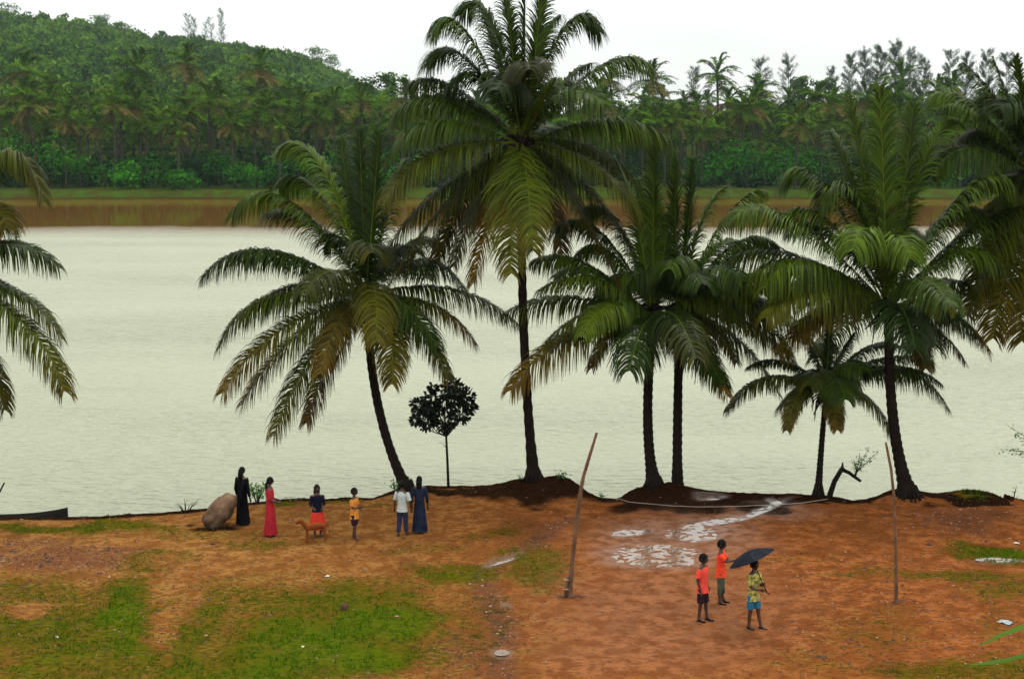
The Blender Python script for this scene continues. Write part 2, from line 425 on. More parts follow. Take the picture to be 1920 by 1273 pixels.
# ---------------------------------------------------------------- water
WZ = -1.5
def water_mat():
    m, n, l, b = new_mat('muddy_river')
    t = n.new('ShaderNodeTexCoord')
    sx = n.new('ShaderNodeSeparateXYZ'); l.new(t.outputs['Object'], sx.inputs[0])
    def noise(s, st, d=3, rough=.55):
        mp = n.new('ShaderNodeMapping'); mp.inputs['Scale'].default_value = st
        k = n.new('ShaderNodeTexNoise'); k.inputs['Scale'].default_value = s; k.inputs['Detail'].default_value = d; k.inputs['Roughness'].default_value = rough
        l.new(t.outputs['Object'], mp.inputs[0]); l.new(mp.outputs[0], k.inputs['Vector']); return k.outputs[0]
    wob = noise(.02, (1, .3, 1), 3)
    ad = n.new('ShaderNodeMath'); ad.operation = 'MULTIPLY_ADD'
    l.new(wob, ad.inputs[0]); ad.inputs[1].default_value = 14; l.new(sx.outputs[1], ad.inputs[2])
    calm = n.new('ShaderNodeMapRange'); calm.interpolation_type = 'SMOOTHSTEP'      # lee of the far bank: no ripples
    calm.inputs['From Min'].default_value = 168; calm.inputs['From Max'].default_value = 192
    l.new(ad.outputs[0], calm.inputs[0])
    ro = n.new('ShaderNodeMapRange'); l.new(calm.outputs[0], ro.inputs[0])
    ro.inputs['To Min'].default_value = .34; ro.inputs['To Max'].default_value = .06
    l.new(ro.outputs[0], b.inputs['Roughness'])
    st = n.new('ShaderNodeMapRange'); l.new(calm.outputs[0], st.inputs[0])
    st.inputs['To Min'].default_value = 1.5; st.inputs['To Max'].default_value = .012
    b.inputs['IOR'].default_value = 1.33
    mc = n.new('ShaderNodeMixRGB'); mc.inputs[1].default_value = (.235, .250, .165, 1); mc.inputs[2].default_value = (.12, .046, .007, 1)
    l.new(calm.outputs[0], mc.inputs[0]); l.new(mc.outputs[0], b.inputs['Base Color'])
    bp = n.new('ShaderNodeBump'); bp.inputs['Distance'].default_value = .30
    pa = n.new('ShaderNodeMapRange'); pa.inputs['From Min'].default_value = .35; pa.inputs['From Max'].default_value = .65; pa.inputs['To Min'].default_value = .55; pa.inputs['To Max'].default_value = 1.15
    l.new(noise(.05, (.5, 1.6, 1), 4), pa.inputs[0])
    pm = n.new('ShaderNodeMath'); pm.operation = 'MULTIPLY'; l.new(st.outputs[0], pm.inputs[0]); l.new(pa.outputs[0], pm.inputs[1]); l.new(pm.outputs[0], bp.inputs['Strength'])
    a2 = n.new('ShaderNodeMath'); a2.operation = 'MULTIPLY_ADD'; a2.inputs[1].default_value = .5
    l.new(noise(.35, (1, 2.2, 1), 4, .6), a2.inputs[0]); l.new(noise(2.2, (.6, 1.6, 1), 3), a2.inputs[2])
    l.new(a2.outputs[0], bp.inputs['Height']); l.new(bp.outputs[0], b.inputs['Normal'])
    return m
M['river'] = water_mat()
wx = np.linspace(-700, 700, 15); wy = np.linspace(20, 262, 7)
X2, Y2 = np.meshgrid(wx, wy); I2 = np.arange(X2.size).reshape(X2.shape)
F2 = np.stack([I2[:-1, :-1], I2[:-1, 1:], I2[1:, 1:], I2[1:, :-1]], -1).reshape(-1, 4)
tag(link('river_water', np_mesh('river_water', np.stack([X2, Y2, X2 * 0 + WZ], -1).reshape(-1, 3), F2), M['river']), kind='structure')
# puddles: flat water sheets in shallow hollows of the ground
def puddle_mat():
    m, n, l, b = new_mat('puddle_water')
    b.inputs['Base Color'].default_value = (.13, .085, .05, 1)
    b.inputs['Roughness'].default_value = .04
    b.inputs['IOR'].default_value = 1.5
    b.inputs['Specular IOR Level'].default_value = .9
    no = n.new('ShaderNodeTexNoise'); no.inputs['Scale'].default_value = 9
    t = n.new('ShaderNodeTexCoord'); l.new(t.outputs['Object'], no.inputs['Vector'])
    bp = n.new('ShaderNodeBump'); bp.inputs['Strength'].default_value = .5; bp.inputs['Distance'].default_value = .02
    l.new(no.outputs[0], bp.inputs['Height']); l.new(bp.outputs[0], b.inputs['Normal'])
    return m
M['puddle'] = puddle_mat()
for i, ((cx, cy), rx, ry, rot) in enumerate(PUD):
    z = -.027 if cx > 1000 else -.058
    if cx > 1800: z = -.024
    vs = []
    for k in range(40):
        q = 2 * math.pi * k / 40
        c, s = math.cos(R(rot)), math.sin(R(rot)); u, v = rx * 1.12 * math.cos(q), ry * 1.12 * math.sin(q)
        vs.append(at_z(cx + u * c - v * s, cy + u * s + v * c, z - .001 * i))
    mb = MB(); mb.add(vs, [tuple(range(40))][::1])
    o = mb.build('puddle_water', M['puddle'], None, False)
    if o.data.polygons[0].normal.z < 0: o.data.flip_normals()
    tag(o, kind='structure')

# ---------------------------------------------------------------- far bank and hills
RIDGE = [(-900, 5), (-300, 2), (0, 12), (100, 32), (200, 45), (260, 60), (330, 62), (430, 72), (500, 85), (560, 100), (620, 125), (650, 142), (700, 152), (800, 158),
         (1100, 160), (1200, 158), (1300, 162), (1500, 160), (1600, 155), (1920, 150), (2300, 145), (3200, 140)]
RX = np.array([a for a, b in RIDGE], float); RY = np.array([b for a, b in RIDGE], float)
def slope(py):
    ry = (636.5 - py) / FPX
    return (-math.sin(PIT) + ry * math.cos(PIT)) / (math.cos(PIT) + ry * math.sin(PIT))
def ridge_dist(u): return np.interp(u, [640, 780], [860.0, 430.0])      # the hill lies far behind the grove
def far_h(x, y):
    x = np.asarray(x, float); y = np.asarray(y, float)
    u = 960 + FPX * x / (y * .985)
    DR = ridge_dist(u)
    zr = CAMZ + slope(np.interp(u, RX, RY)) * DR - np.interp(u, [640, 780], [7.5, 13.0])
    s = np.clip((y - 290) / (DR - 290), 0, 1)
    z = zr * s ** np.interp(u, [640, 780], [1.15, 1.0])
    z = z + (fbm(x * .012, y * .012, 61) - .5) * 9 * sstep(330, 480, y)
    z = np.where(y > DR, z - (y - DR) * .12, z)
    z = z - .1
    bank = -2.6 + 2.5 * sstep(252, 259, y + (fbm(x * .05, x * .013, 67) - .5) * 7)
    return np.where(y < 268, bank, z)
fx = axis([(-1200, -360, 30), (-360, 360, 5), (360, 1200, 30)]); fy = axis([(246, 270, 1.0), (270, 900, 6), (900, 1400, 50)])
X3, Y3 = np.meshgrid(fx, fy)
I3 = np.arange(X3.size).reshape(X3.shape)
F3 = np.stack([I3[:-1, :-1], I3[:-1, 1:], I3[1:, 1:], I3[1:, :-1]], -1).reshape(-1, 4)
def far_mat():
    m, n, l, b = new_mat('far_bank_grass')
    t = n.new('ShaderNodeTexCoord')
    no = n.new('ShaderNodeTexNoise'); no.inputs['Scale'].default_value = .5; no.inputs['Detail'].default_value = 7
    l.new(t.outputs['Object'], no.inputs['Vector'])
    r = n.new('ShaderNodeValToRGB'); el = r.color_ramp.elements
    el[0].position = .35; el[0].color = (.035, .032, .006, 1); el[1].position = .65; el[1].color = (.030, .062, .006, 1)
    l.new(no.outputs[0], r.inputs[0])
    sx = n.new('ShaderNodeSeparateXYZ'); l.new(t.outputs['Object'], sx.inputs[0])
    mr = n.new('ShaderNodeMapRange'); mr.inputs['From Min'].default_value = -1.15; mr.inputs['From Max'].default_value = -1.5; l.new(sx.outputs[2], mr.inputs[0])
    mx = n.new('ShaderNodeMixRGB'); mx.inputs[2].default_value = (.022, .015, .005, 1)
    l.new(mr.outputs[0], mx.inputs[0]); l.new(r.outputs[0], mx.inputs[1]); l.new(mx.outputs[0], b.inputs['Base Color'])
    b.inputs['Roughness'].default_value = .95; b.inputs['Specular IOR Level'].default_value = 0
    return m
M['far'] = far_mat()
tag(link('far_bank_terrain', np_mesh('far_bank_terrain', np.stack([X3, Y3, far_h(X3, Y3)], -1).reshape(-1, 3), F3), M['far'], smooth=True), kind='structure')
def fh(x, y): return float(far_h(np.array([x]), np.array([y]))[0])

# ---------------------------------------------------------------- foliage builders
def leaf_cloud(blobs, n, size, seed, flat=.55, inner=.55):
    """leaf quads over the shells of several ellipsoids; returns V, F, col"""
    r = np.random.default_rng(seed)
    w = np.array([b[1][0] * b[1][2] for b in blobs]); k = r.choice(len(blobs), n, p=w / w.sum())
    c = np.array([b[0] for b in blobs])[k]; rad = np.array([b[1] for b in blobs])[k]
    d = r.normal(size=(n, 3)); d /= np.linalg.norm(d, axis=1, keepdims=True)
    d[:, 2] = np.abs(d[:, 2]) * np.where(r.random(n) < .72, 1, -1)
    p = c + d * rad * (inner + (1.06 - inner) * r.random((n, 1)) ** .45)
    nrm = d + r.normal(size=(n, 3)) * flat; nrm /= np.linalg.norm(nrm, axis=1, keepdims=True)
    a = np.cross(nrm, r.normal(size=(n, 3))); a /= np.linalg.norm(a, axis=1, keepdims=True)
    b = np.cross(nrm, a)
    s = size * (.6 + .8 * r.random((n, 1)))
    V = np.stack([p - a * s * .9, p - b * s * .45, p + a * s, p + b * s * .5], 1).reshape(-1, 3)
    F = np.arange(4 * n).reshape(n, 4)
    br = r.random(len(blobs))[k]
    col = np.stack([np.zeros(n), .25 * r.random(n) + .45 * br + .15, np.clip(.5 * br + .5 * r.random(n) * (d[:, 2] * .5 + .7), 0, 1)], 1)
    return V, F, np.repeat(col, 4, 0)
def crown_blobs(w, h, z0, n, seed):
    r = random.Random(seed); out = [((0, 0, z0 + h * .5), (w * .3, w * .3, h * .38))]
    for i in range(n):
        a = r.uniform(0, 6.283); q = r.uniform(.25, .62) * w * .75; z = z0 + h * r.uniform(.15, .85)
        s = w * r.uniform(.17, .30) * (1.15 - .5 * abs((z - z0) / h - .45))
        out.append(((math.cos(a) * q, math.sin(a) * q, z), (s, s, s * r.uniform(.65, .95))))
    return out

def frond_data(P0, P1, P2, n=85, L=.85, width=.05, dry=0.0, tone=.3, roll=0.0, seed=0, droop=.55, bare=.10, dry_tip=0.0, rr=.03, segs=4, lift=.15):
    """a pinnate frond along a quadratic curve: V, quads, colours"""
    r = random.Random(seed)
    P0, P1, P2 = Vector(P0), Vector(P1), Vector(P2)
    V = []; Fq = []; C = []
    def pt(t): return P0 * (1 - t) ** 2 + P1 * 2 * t * (1 - t) + P2 * t * t
    def tg(t):
        d = (P1 - P0) * (2 * (1 - t)) + (P2 - P1) * (2 * t); d.normalize(); return d
    Zu = Vector((0, 0, 1))
    S0 = None
    m = 14
    rings = []
    for i in range(m + 1):
        t = i / m; T = tg(t)
        S = T.cross(Zu)
        if S.length < .25: S = S0 or Vector((1, 0, 0))
        S = (S - T * S.dot(T)).normalized(); S0 = S
        Nn = S.cross(T)
        rad = rr * (1 - .8 * t) * (1.9 if t < .08 else 1)
        p = pt(t); b = len(V)
        for (u, v) in ((1, 0), (0, 1), (-1, 0), (0, -.8)):
            V.append(p + S * rad * u + Nn * rad * v * .7); C.append((min(1, dry * .8 + .12), .95, 1))
        if i:
            for k in range(4): Fq.append((b - 4 + k, b - 4 + (k + 1) % 4, b + (k + 1) % 4, b + k))
    S0 = None
    for i in range(n):
        t = bare + (1 - bare) * (i + .5) / n
        T = tg(t); S = T.cross(Zu)
        if S.length < .25: S = S0 or Vector((math.cos(roll * 5), math.sin(roll * 5), 0))
        S = (S - T * S.dot(T)).normalized(); S0 = S
        S = Matrix.Rotation(roll, 3, T) @ S
        Nn = S.cross(T)
        u = (t - bare) / (1 - bare)
        prof = min(1, .45 + 2.2 * u) * (1 - .62 * u ** 4)
        for side in (-1, 1):
            if r.random() < .03: continue
            ll = L * prof * r.uniform(.85, 1.12)
            vz = max(0.0, T.z); ll *= 1 - .40 * vz
            d = (S * side * (.95 - .3 * u - .25 * vz) + T * (.14 + .40 * u + .60 * vz) + Nn * lift * r.uniform(.4, 1.3)) + Vector((r.gauss(0, .07), r.gauss(0, .07), r.gauss(0, .07)))
            d.normalize()
            p = pt(t) + T * r.uniform(-.01, .01)
            w = (T - d * T.dot(d)).normalized()
            b = len(V); wd = width * r.uniform(.8, 1.15) * .5
            g = droop * r.uniform(.7, 1.3) * (.40 + 1.05 * math.hypot(T.x, T.y))
            rn = r.random()
            for k in range(segs + 1):
                f = k / segs
                ww = wd * (1 - f ** 1.6) * (.75 if k == 0 else 1) + .003
                dd = min(1, dry + dry_tip * max(0, u - .35) * 1.4 * (.4 + .6 * f) * (.6 + rn))
                V.append(p - w * ww); V.append(p + w * ww)
                cc = (dd, rn, min(1, tone * (.7 + .6 * rn) + .10 * f)); C += [cc, cc]
                p = p + d * (ll / segs)
                d = (d - Zu * g * (.8 + .5 * f) * .85).normalized()
                w = (w - d * w.dot(d)).normalized()
            for k in range(segs): Fq.append((b + 2 * k, b + 2 * k + 1, b + 2 * k + 3, b + 2 * k + 2))
    return V, Fq, C

def palm_trunk(base, top, bow, r0, r1, flare, name, mat, parent, n=14, m=46, ringamp=.06):
    """curved ringed trunk; coordinates are local to the palm's base"""
    mb = MB(); pts = []; rad = []
    top = Vector(top); bow = Vector(bow)
    r = random.Random(int(abs(top.x * 100)) + 3)
    for i in range(m + 1):
        t = i / m
        p = Vector((0, 0, 0)) * (1 - t) ** 2 + bow * 2 * t * (1 - t) + top * t * t
        if t == 0: p = p + Vector((0, 0, -.25))
        h = t * top.length
        q = r0 + (r1 - r0) * t + (flare - r0) * math.exp(-h / .42)
        pts.append(p); rad.append(q * (1 + ringamp * (1 if i % 2 else -1) * (t > .02) + r.uniform(-.03, .03)))
    mb.tube(pts, rad, n)
    if flare > r0 * 1.3:           # a skirt of roots at the foot
        for k in range(22):
            a = 6.283 * k / 22 + r.uniform(-.1, .1); q = flare * r.uniform(.75, 1.0); z = r.uniform(.0, .22)
            mb.tube([(math.cos(a) * q * .7, math.sin(a) * q * .7, z + .12), (math.cos(a) * q, math.sin(a) * q, z * .5), (math.cos(a) * q * 1.5, math.sin(a) * q * 1.5, -.12)], [.03, .035, .02], 5)
    return mb.build(name, mat, parent)

def coconut_palm(base_px, base_z, crown_px, fronds, label, r0=.15, r1=.12, flare=.30, bow=(0, 0), L=1.30, extra=12, seed=1, group='coconut palms along the near bank', dY=0, reach=4.3, baseY=None, back=.3):
    """base_px: pixel of the foot; fronds: (ctrl px, tip px, depth of tip, tone, dry, dry_tip)"""
    if baseY is None:
        b = on_ground(*base_px)
    else:
        b = at_y(base_px[0], base_px[1], baseY); b.z = gh(b.x, b.y)
    b.y += dY; b.z = gh(b.x, b.y) if baseY is None else b.z
    root = empty('coconut_palm', b)
    tag(root, label, 'palm tree', group)
    Yc = b.y + back
    C = at_y(crown_px[0], crown_px[1], Yc)
    top = C - b
    mid = top * .5 + Vector((bow[0], bow[1], -.6))
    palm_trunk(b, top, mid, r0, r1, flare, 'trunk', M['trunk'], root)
    r = random.Random(seed)
    # crown heart: fibrous sheaths and leaf bases
    mb = MB()
    mb.blob(top + Vector((0, 0, .05)), (.20, .20, .42), seed, 10, .25)
    for k in range(22):
        a = r.uniform(0, 6.28); z = r.uniform(-.35, .3)
        d = Vector((math.cos(a), math.sin(a), r.uniform(-.6, 1.2))).normalized()
        p = top + Vector((0, 0, z)); q = r.uniform(.35, .75)
        mb.tube([p, p + d * q * .5, p + d * q + Vector((0, 0, -q * .25))], [.06, .04, .015], 5)
    for k in range(9):              # old stalks hanging below the crown
        a = r.uniform(0, 6.28); p = top + Vector((math.cos(a) * .12, math.sin(a) * .12, -.2)); q = r.uniform(.4, .9)
        mb.tube([p, p + Vector((math.cos(a) * .28, math.sin(a) * .28, -q * .4)), p + Vector((math.cos(a) * .33, math.sin(a) * .33, -q))], [.03, .022, .01], 5)
    crown = mb.build('crown', M['trunk'], root)
    k = 0
    for (c, t, dy, tone, dry, dtip) in fronds:
        P0 = top + Vector((r.uniform(-.08, .08), r.uniform(-.08, .08), r.uniform(-.1, .15)))
        P1 = at_y(c[0], c[1], Yc + dy * .45) - b; P2 = at_y(t[0], t[1], Yc + dy) - b
        arc = (P1 - P0).length + (P2 - P1).length
        if P2.z < P1.z + .1:          # arch higher and curl over at the tip
            P1 = P1 + Vector((0, 0, .10 * arc)) + (P2 - P1) * .20
        tone = min(1, tone * 1.35 + .06)
        if P2.z < top.z - .7: dry = min(1, dry + r.uniform(.02, .18)); dtip += r.uniform(.1, .45); tone = min(1, tone + .1)     # the old lower fronds are yellowing
        V, Fq, Cc = frond_data(P0, P1, P2, n=int(96 + arc * 13), L=L * min(1.05, max(.55, arc / 5)), dry=dry, tone=tone, dry_tip=dtip, roll=r.uniform(-.25, .25), seed=seed * 100 + k, droop=r.uniform(.60, .95), width=.042)
        link('frond', np_mesh('frond', [tuple(v) for v in V], Fq, Cc), M['frond'], crown); k += 1
    for j in range(extra):          # the fronds that point towards or away from the viewer
        az = 6.283 * (j + r.random() * .7) / extra; el = r.choice([-.35, -.1, .1, .4, .7, .95]) + r.uniform(-.15, .15)
        q = reach * r.uniform(.8, 1.05)
        dx, dy = math.cos(az) * .62, math.sin(az)
        P1 = top + Vector((dx * q * .5 * math.cos(el), dy * q * .5 * math.cos(el), q * .5 * math.sin(el) + q * .22))
        P2 = top + Vector((dx * q * math.cos(el) * .95, dy * q * math.cos(el) * .95, q * .75 * math.sin(el) - q * .16))
        V, Fq, Cc = frond_data(top, P1, P2, n=120, L=L, dry=.15 if r.random() < .15 else 0, tone=r.uniform(.05, .5), dry_tip=.3 * (r.random() < .3), roll=r.uniform(-.3, .3), seed=seed * 100 + 60 + j, droop=r.uniform(.55, .85), width=.042)
        link('frond', np_mesh('frond', [tuple(v) for v in V], Fq, Cc), M['frond'], crown)
    return root

# ---------------------------------------------------------------- the near palms
coconut_palm((762, 908), 0, (688, 556), [
    ((501, 425), (380, 519), -.5, .12, 0, .1), ((467, 525), (411, 652), -.8, .3, 0, .2), ((530, 592), (417, 737), -1.5, .35, .1, .9), ((555, 612), (453, 759), -1.0, .3, .2, .6),
    ((590, 640), (513, 816), -1.6, .3, .05, .3), ((620, 660), (575, 792), -.8, .3, .25, 1.2), ((545, 300), (436, 407), .3, .55, 0, 0), ((631, 262), (524, 277), .8, .5, 0, 0), ((605, 300), (522, 352), 1.2, .45, 0, 0),
    ((680, 400), (674, 250), 1.0, .02, 0, 0), ((700, 400), (711, 252), .2, .08, 0, 0), ((655, 420), (640, 262), 1.6, .15, 0, 0), ((735, 340), (758, 300), 1.5, .3, 0, 0), ((790, 440), (872, 545), .5, .1, 0, .1), ((841, 520), (974, 612), .4, .08, 0, .2),
    ((812, 545), (892, 646), -.4, .2, .1, 1.3), ((790, 585), (841, 712), -1.2, .15, 0, .4), ((745, 560), (735, 720), -1.9, .35, .1, .2), ((640, 560), (600, 700), -2.2, .3, .35, .4), ((560, 470), (430, 480), .8, .05, 0, 0), ((570, 500), (450, 600), .6, .05, 0, 0),
    ((600, 400), (500, 400), 1.4, .15, 0, 0), ((770, 430), (830, 460), 1.6, .12, 0, 0), ((710, 480), (705, 640), -2.4, .5, .2, .2)],
    'coconut palm with a leftward curving trunk rising behind the boy in the pale shirt', bow=(-.55, 0), r0=.14, r1=.12, flare=.22, seed=1, extra=7)
coconut_palm((1001, 893), 0, (978, 268), [
    ((876, -5), (812, 59), -.4, .3, 0, 0), ((860, 40), (801, 125), .6, .2, 0, 0), ((929, -40), (863, 28), .8, .2, 0, 0), ((985, 90), (984, -60), .2, .1, 0, 0), ((958, 80), (944, -40), .8, .25, 0, 0), ((1006, 100), (1018, -32), .6, .3, 0, 0), ((1050, -20), (1124, 60), .2, .2, 0, 0),
    ((1015, 190), (1041, 147), -2.2, .75, 0, 0), ((1140, 66), (1226, 138), .2, .35, 0, 0), ((1160, 205), (1260, 276), -.3, .4, 0, .1), ((1128, 290), (1199, 412), -.8, .35, 0, .1), ((1100, 335), (1197, 497), .3, .15, 0, .4), ((1062, 350), (1158, 530), -.5, .15, .1, .8), ((1026, 340), (1055, 490), .6, .1, .6, .8),
    ((955, 300), (958, 512), -1.8, .55, .05, .2), ((935, 335), (888, 532), -.9, .2, .5, .9), ((985, 310), (1000, 470), -2.0, .45, 0, .1), ((801, 262), (722, 376), -.8, .4, 0, .1), ((785, 185), (726, 310), -.3, .4, 0, 0), ((797, 145), (737, 226), .6, .3, 0, 0), ((830, 130), (766, 165), 1.1, .2, 0, 0),
    ((823, 345), (722, 477), .2, .12, 0, .1), ((850, 365), (728, 539), -.4, .1, 0, .2), ((868, 355), (819, 490), .7, .05, .1, .2), ((900, 350), (850, 500), 1.2, .05, 0, .4), ((930, 100), (905, 20), 1.5, .1, 0, 0), ((1060, 130), (1110, 120), 1.6, .15, 0, 0), ((1100, 260), (1180, 340), 1.2, .1, 0, 0),
    ((900, 190), (830, 180), 1.4, .1, 0, 0), ((1050, 300), (1110, 450), 1.0, .1, 0, .3), ((1010, 60), (1050, 30), 1.2, .2, 0, 0)],
    'tallest coconut palm, crown cut by the picture top, standing on the central dark mound', r0=.145, r1=.11, flare=.28, bow=(-.25, 0), seed=2, extra=8, L=1.38, reach=4.6)
coconut_palm((1226, 906), 0, (1226, 598), [
    ((1116, 478), (999, 490), -.3, .3, 0, .1), ((1079, 545), (945, 588), .3, .35, .1, .2), ((1138, 545), (1093, 628), -2.0, .8, .1, 0), ((1047, 620), (958, 732), -.9, .25, .3, .7), ((1090, 605), (1009, 662), .6, .1, .1, .2), ((1290, 618), (1364, 742), -1.5, .3, .6, .9),
    ((1223, 420), (1228, 281), .4, .35, 0, 0), ((1200, 390), (1154, 303), .6, .35, 0, 0), ((1140, 400), (1045, 425), .8, .2, 0, 0), ((1170, 380), (1100, 395), 1.2, .3, 0, 0), ((1245, 470), (1262, 380), 1.2, .2, 0, 0), ((1150, 590), (1110, 690), .8, .1, .2, .4), ((1215, 450), (1195, 340), 1.2, .2, 0, 0), ((1130, 500), (1010, 545), -.9, .4, .05, .1), ((1125, 560), (1025, 640), -1.0, .5, .1, .3), ((1150, 430), (1080, 480), .3, .3, 0, 0), ((1320, 520), (1390, 600), -.8, .45, .05, .1), ((1130, 480), (1040, 520), 1.2, .05, 0, 0)],
    'left coconut palm of the close pair sharing one mound', r0=.15, r1=.13, flare=.27, bow=(-.35, 0), seed=3, extra=8, reach=3.9)
coconut_palm((1273, 903), 0, (1275, 580), [
    ((1266, 420), (1266, 292), .4, .3, 0, 0), ((1293, 430), (1300, 306), .3, .1, 0, 0), ((1310, 390), (1358, 352), .3, .45, 0, 0), ((1355, 370), (1430, 358), -.4, .55, 0, 0), ((1357, 470), (1440, 602), -1.4, .5, 0, .1), ((1394, 545), (1482, 668), -.8, .45, .2, .3), ((1400, 590), (1515, 712), .3, .35, .2, .2),
    ((1340, 600), (1380, 680), .6, .1, 0, .3), ((1350, 500), (1470, 540), .6, .25, 0, .1), ((1335, 440), (1395, 460), 1.0, .2, 0, 0), ((1385, 480), (1500, 560), -.9, .55, .05, .1), ((1410, 545), (1540, 660), -.4, .5, .12, .2), ((1360, 420), (1460, 465), -.3, .45, 0, 0), ((1380, 610), (1460, 740), .4, .3, .15, .4), ((1180, 470), (1120, 560), -.6, .35, 0, .1), ((1240, 430), (1215, 330), 1.2, .3, 0, 0), ((1330, 560), (1330, 700), .4, .1, .3, .5), ((1370, 530), (1490, 600), .8, .35, .2, .2)],
    'right coconut palm of the close pair sharing one mound', r0=.15, r1=.12, flare=.27, bow=(-.05, 0), seed=4, extra=8, reach=3.9, dY=.3)
coconut_palm((1534, 928), 0, (1550, 722), [
    ((1429, 675), (1362, 772), -.3, .12, 0, .2), ((1491, 712), (1476, 806), -.9, .2, 0, .4), ((1700, 650), (1777, 768), .2, .1, 0, .1), ((1650, 665), (1750, 680), .7, .15, 0, 0), ((1640, 712), (1680, 850), -.6, .35, .1, .5), ((1660, 670), (1765, 720), -.3, .12, 0, .1), ((1562, 740), (1570, 805), -1.2, .2, .2, .4), ((1525, 660), (1500, 612), .5, .1, 0, 0),
    ((1556, 650), (1552, 606), .3, .1, 0, 0), ((1580, 660), (1602, 625), .5, .12, 0, 0), ((1470, 660), (1400, 690), .7, .1, 0, .1), ((1620, 640), (1690, 650), .9, .1, 0, 0)],
    'smallest and lowest coconut palm, slender trunk beside the broken leaning stump', r0=.095, r1=.075, flare=.16, bow=(-.05, 0), L=.92, seed=5, extra=7, reach=2.3)
coconut_palm((1703, 926), 0, (1668, 580), [
    ((1464, 355), (1369, 414), -.5, .45, 0, .1), ((1484, 452), (1434, 540), -1.2, .5, 0, .1), ((1519, 520), (1438, 594), -1.5, .5, .2, .3), ((1436, 440), (1362, 497), .4, .25, 0, .1), ((1533, 270), (1470, 345), .5, .35, 0, 0), ((1578, 255), (1538, 412), -.4, .3, 0, 0), ((1657, 322), (1650, 168), .5, .4, 0, 0), ((1625, 340), (1592, 184), .9, .35, 0, 0),
    ((1636, 365), (1598, 470), -2.2, .7, 0, 0), ((1660, 380), (1706, 484), -2.2, .6, 0, 0), ((1720, 240), (1788, 228), .7, .45, 0, 0), ((1738, 480), (1768, 580), -2.0, .65, .1, .3), ((1788, 560), (1855, 662), -.6, .3, .1, 1.2), ((1745, 600), (1808, 678), .5, .3, .1, .7), ((1816, 275), (1902, 362), -.5, .45, 0, 0), ((1802, 410), (1915, 388), .2, .3, 0, 0),
    ((1700, 330), (1712, 200), 1.0, .25, 0, 0), ((1600, 500), (1520, 640), .4, .2, .3, .5), ((1560, 400), (1480, 430), 1.0, .15, 0, 0), ((1760, 380), (1840, 350), 1.2, .15, 0, 0), ((1600, 320), (1560, 250), 1.3, .2, 0, 0), ((1720, 640), (1735, 690), .4, .1, .2, .3), ((1770, 500), (1850, 560), .9, .1, 0, .3), ((1530, 450), (1395, 530), -.7, .5, .05, .1), ((1550, 490), (1440, 570), -1.0, .55, .15, .2), ((1560, 540), (1465, 660), -.6, .45, .3, .4), ((1560, 350), (1450, 420), .2, .4, 0, 0), ((1780, 430), (1880, 500), -.5, .4, 0, .1), ((1770, 340), (1850, 420), .5, .3, 0, 0), ((1565, 560), (1500, 620), -.8, .4, .5, .3)],
    'coconut palm with thick flared trunk beside the second thin pole', r0=.17, r1=.13, flare=.34, bow=(-.35, 0), seed=6, extra=9, L=1.38)
coconut_palm((1985, 935), 0, (1935, 325), [
    ((1850, 205), (1772, 200), -.3, .3, 0, 0), ((1862, 165), (1808, 122), .3, .2, 0, 0), ((1880, 165), (1862, 112), .5, .25, 0, 0), ((1912, 180), (1905, 108), -.4, .2, 0, 0), ((1800, 150), (1745, 186), .7, .45, 0, 0), ((1802, 238), (1748, 330), -.6, .2, 0, 0), ((1850, 400), (1775, 475), .2, .1, 0, .1), ((1868, 440), (1812, 592), -.8, .5, .15, .5),
    ((1893, 450), (1862, 634), -.9, .45, .05, .6), ((1915, 470), (1915, 640), .5, .2, 0, .3), ((1945, 190), (1960, 90), .2, .2, 0, 0), ((2010, 200), (2080, 240), 0, .3, 0, 0), ((2040, 330), (2120, 420), 0, .3, 0, 0), ((1990, 450), (2030, 560), 0, .2, .2, .3), ((1860, 330), (1790, 380), 1.0, .05, 0, 0), ((1880, 260), (1820, 250), 1.3, .05, 0, 0), ((1880, 400), (1830, 520), .9, .1, 0, .3), ((1870, 480), (1850, 560), 1.2, .05, .1, .2), ((1900, 230), (1880, 170), 1.5, .05, 0, 0)],
    'tall coconut palm at the right edge, its trunk outside the picture', r0=.165, r1=.13, flare=.3, bow=(.2, 0), seed=7, extra=9, baseY=41.0, L=1.38)
coconut_palm((-175, 960), 0, (-125, 520), [
    ((10, 160), (82, 378), -.5, .3, .05, .5), ((0, 420), (110, 502), .4, .12, 0, .1), ((35, 515), (115, 634), .1, .2, 0, .2), ((60, 570), (120, 732), -.8, .35, 0, .5), ((-20, 640), (8, 768), -.5, .2, .1, .3), ((-40, 300), (20, 300), .9, .3, 0, 0), ((-120, 350), (-110, 200), 0, .2, 0, 0), ((-200, 400), (-300, 350), 0, .2, 0, 0), ((-220, 500), (-340, 600), 0, .2, 0, .2),
    ((-200, 580), (-280, 720), 0, .2, 0, .4), ((-60, 480), (40, 560), 1.2, .08, 0, .1), ((-30, 330), (12, 425), -1.2, .35, .2, .6)],
    'coconut palm at the left edge of which only frond tips show', r0=.15, r1=.12, flare=.28, bow=(-.2, 0), seed=8, extra=6, baseY=38.5)

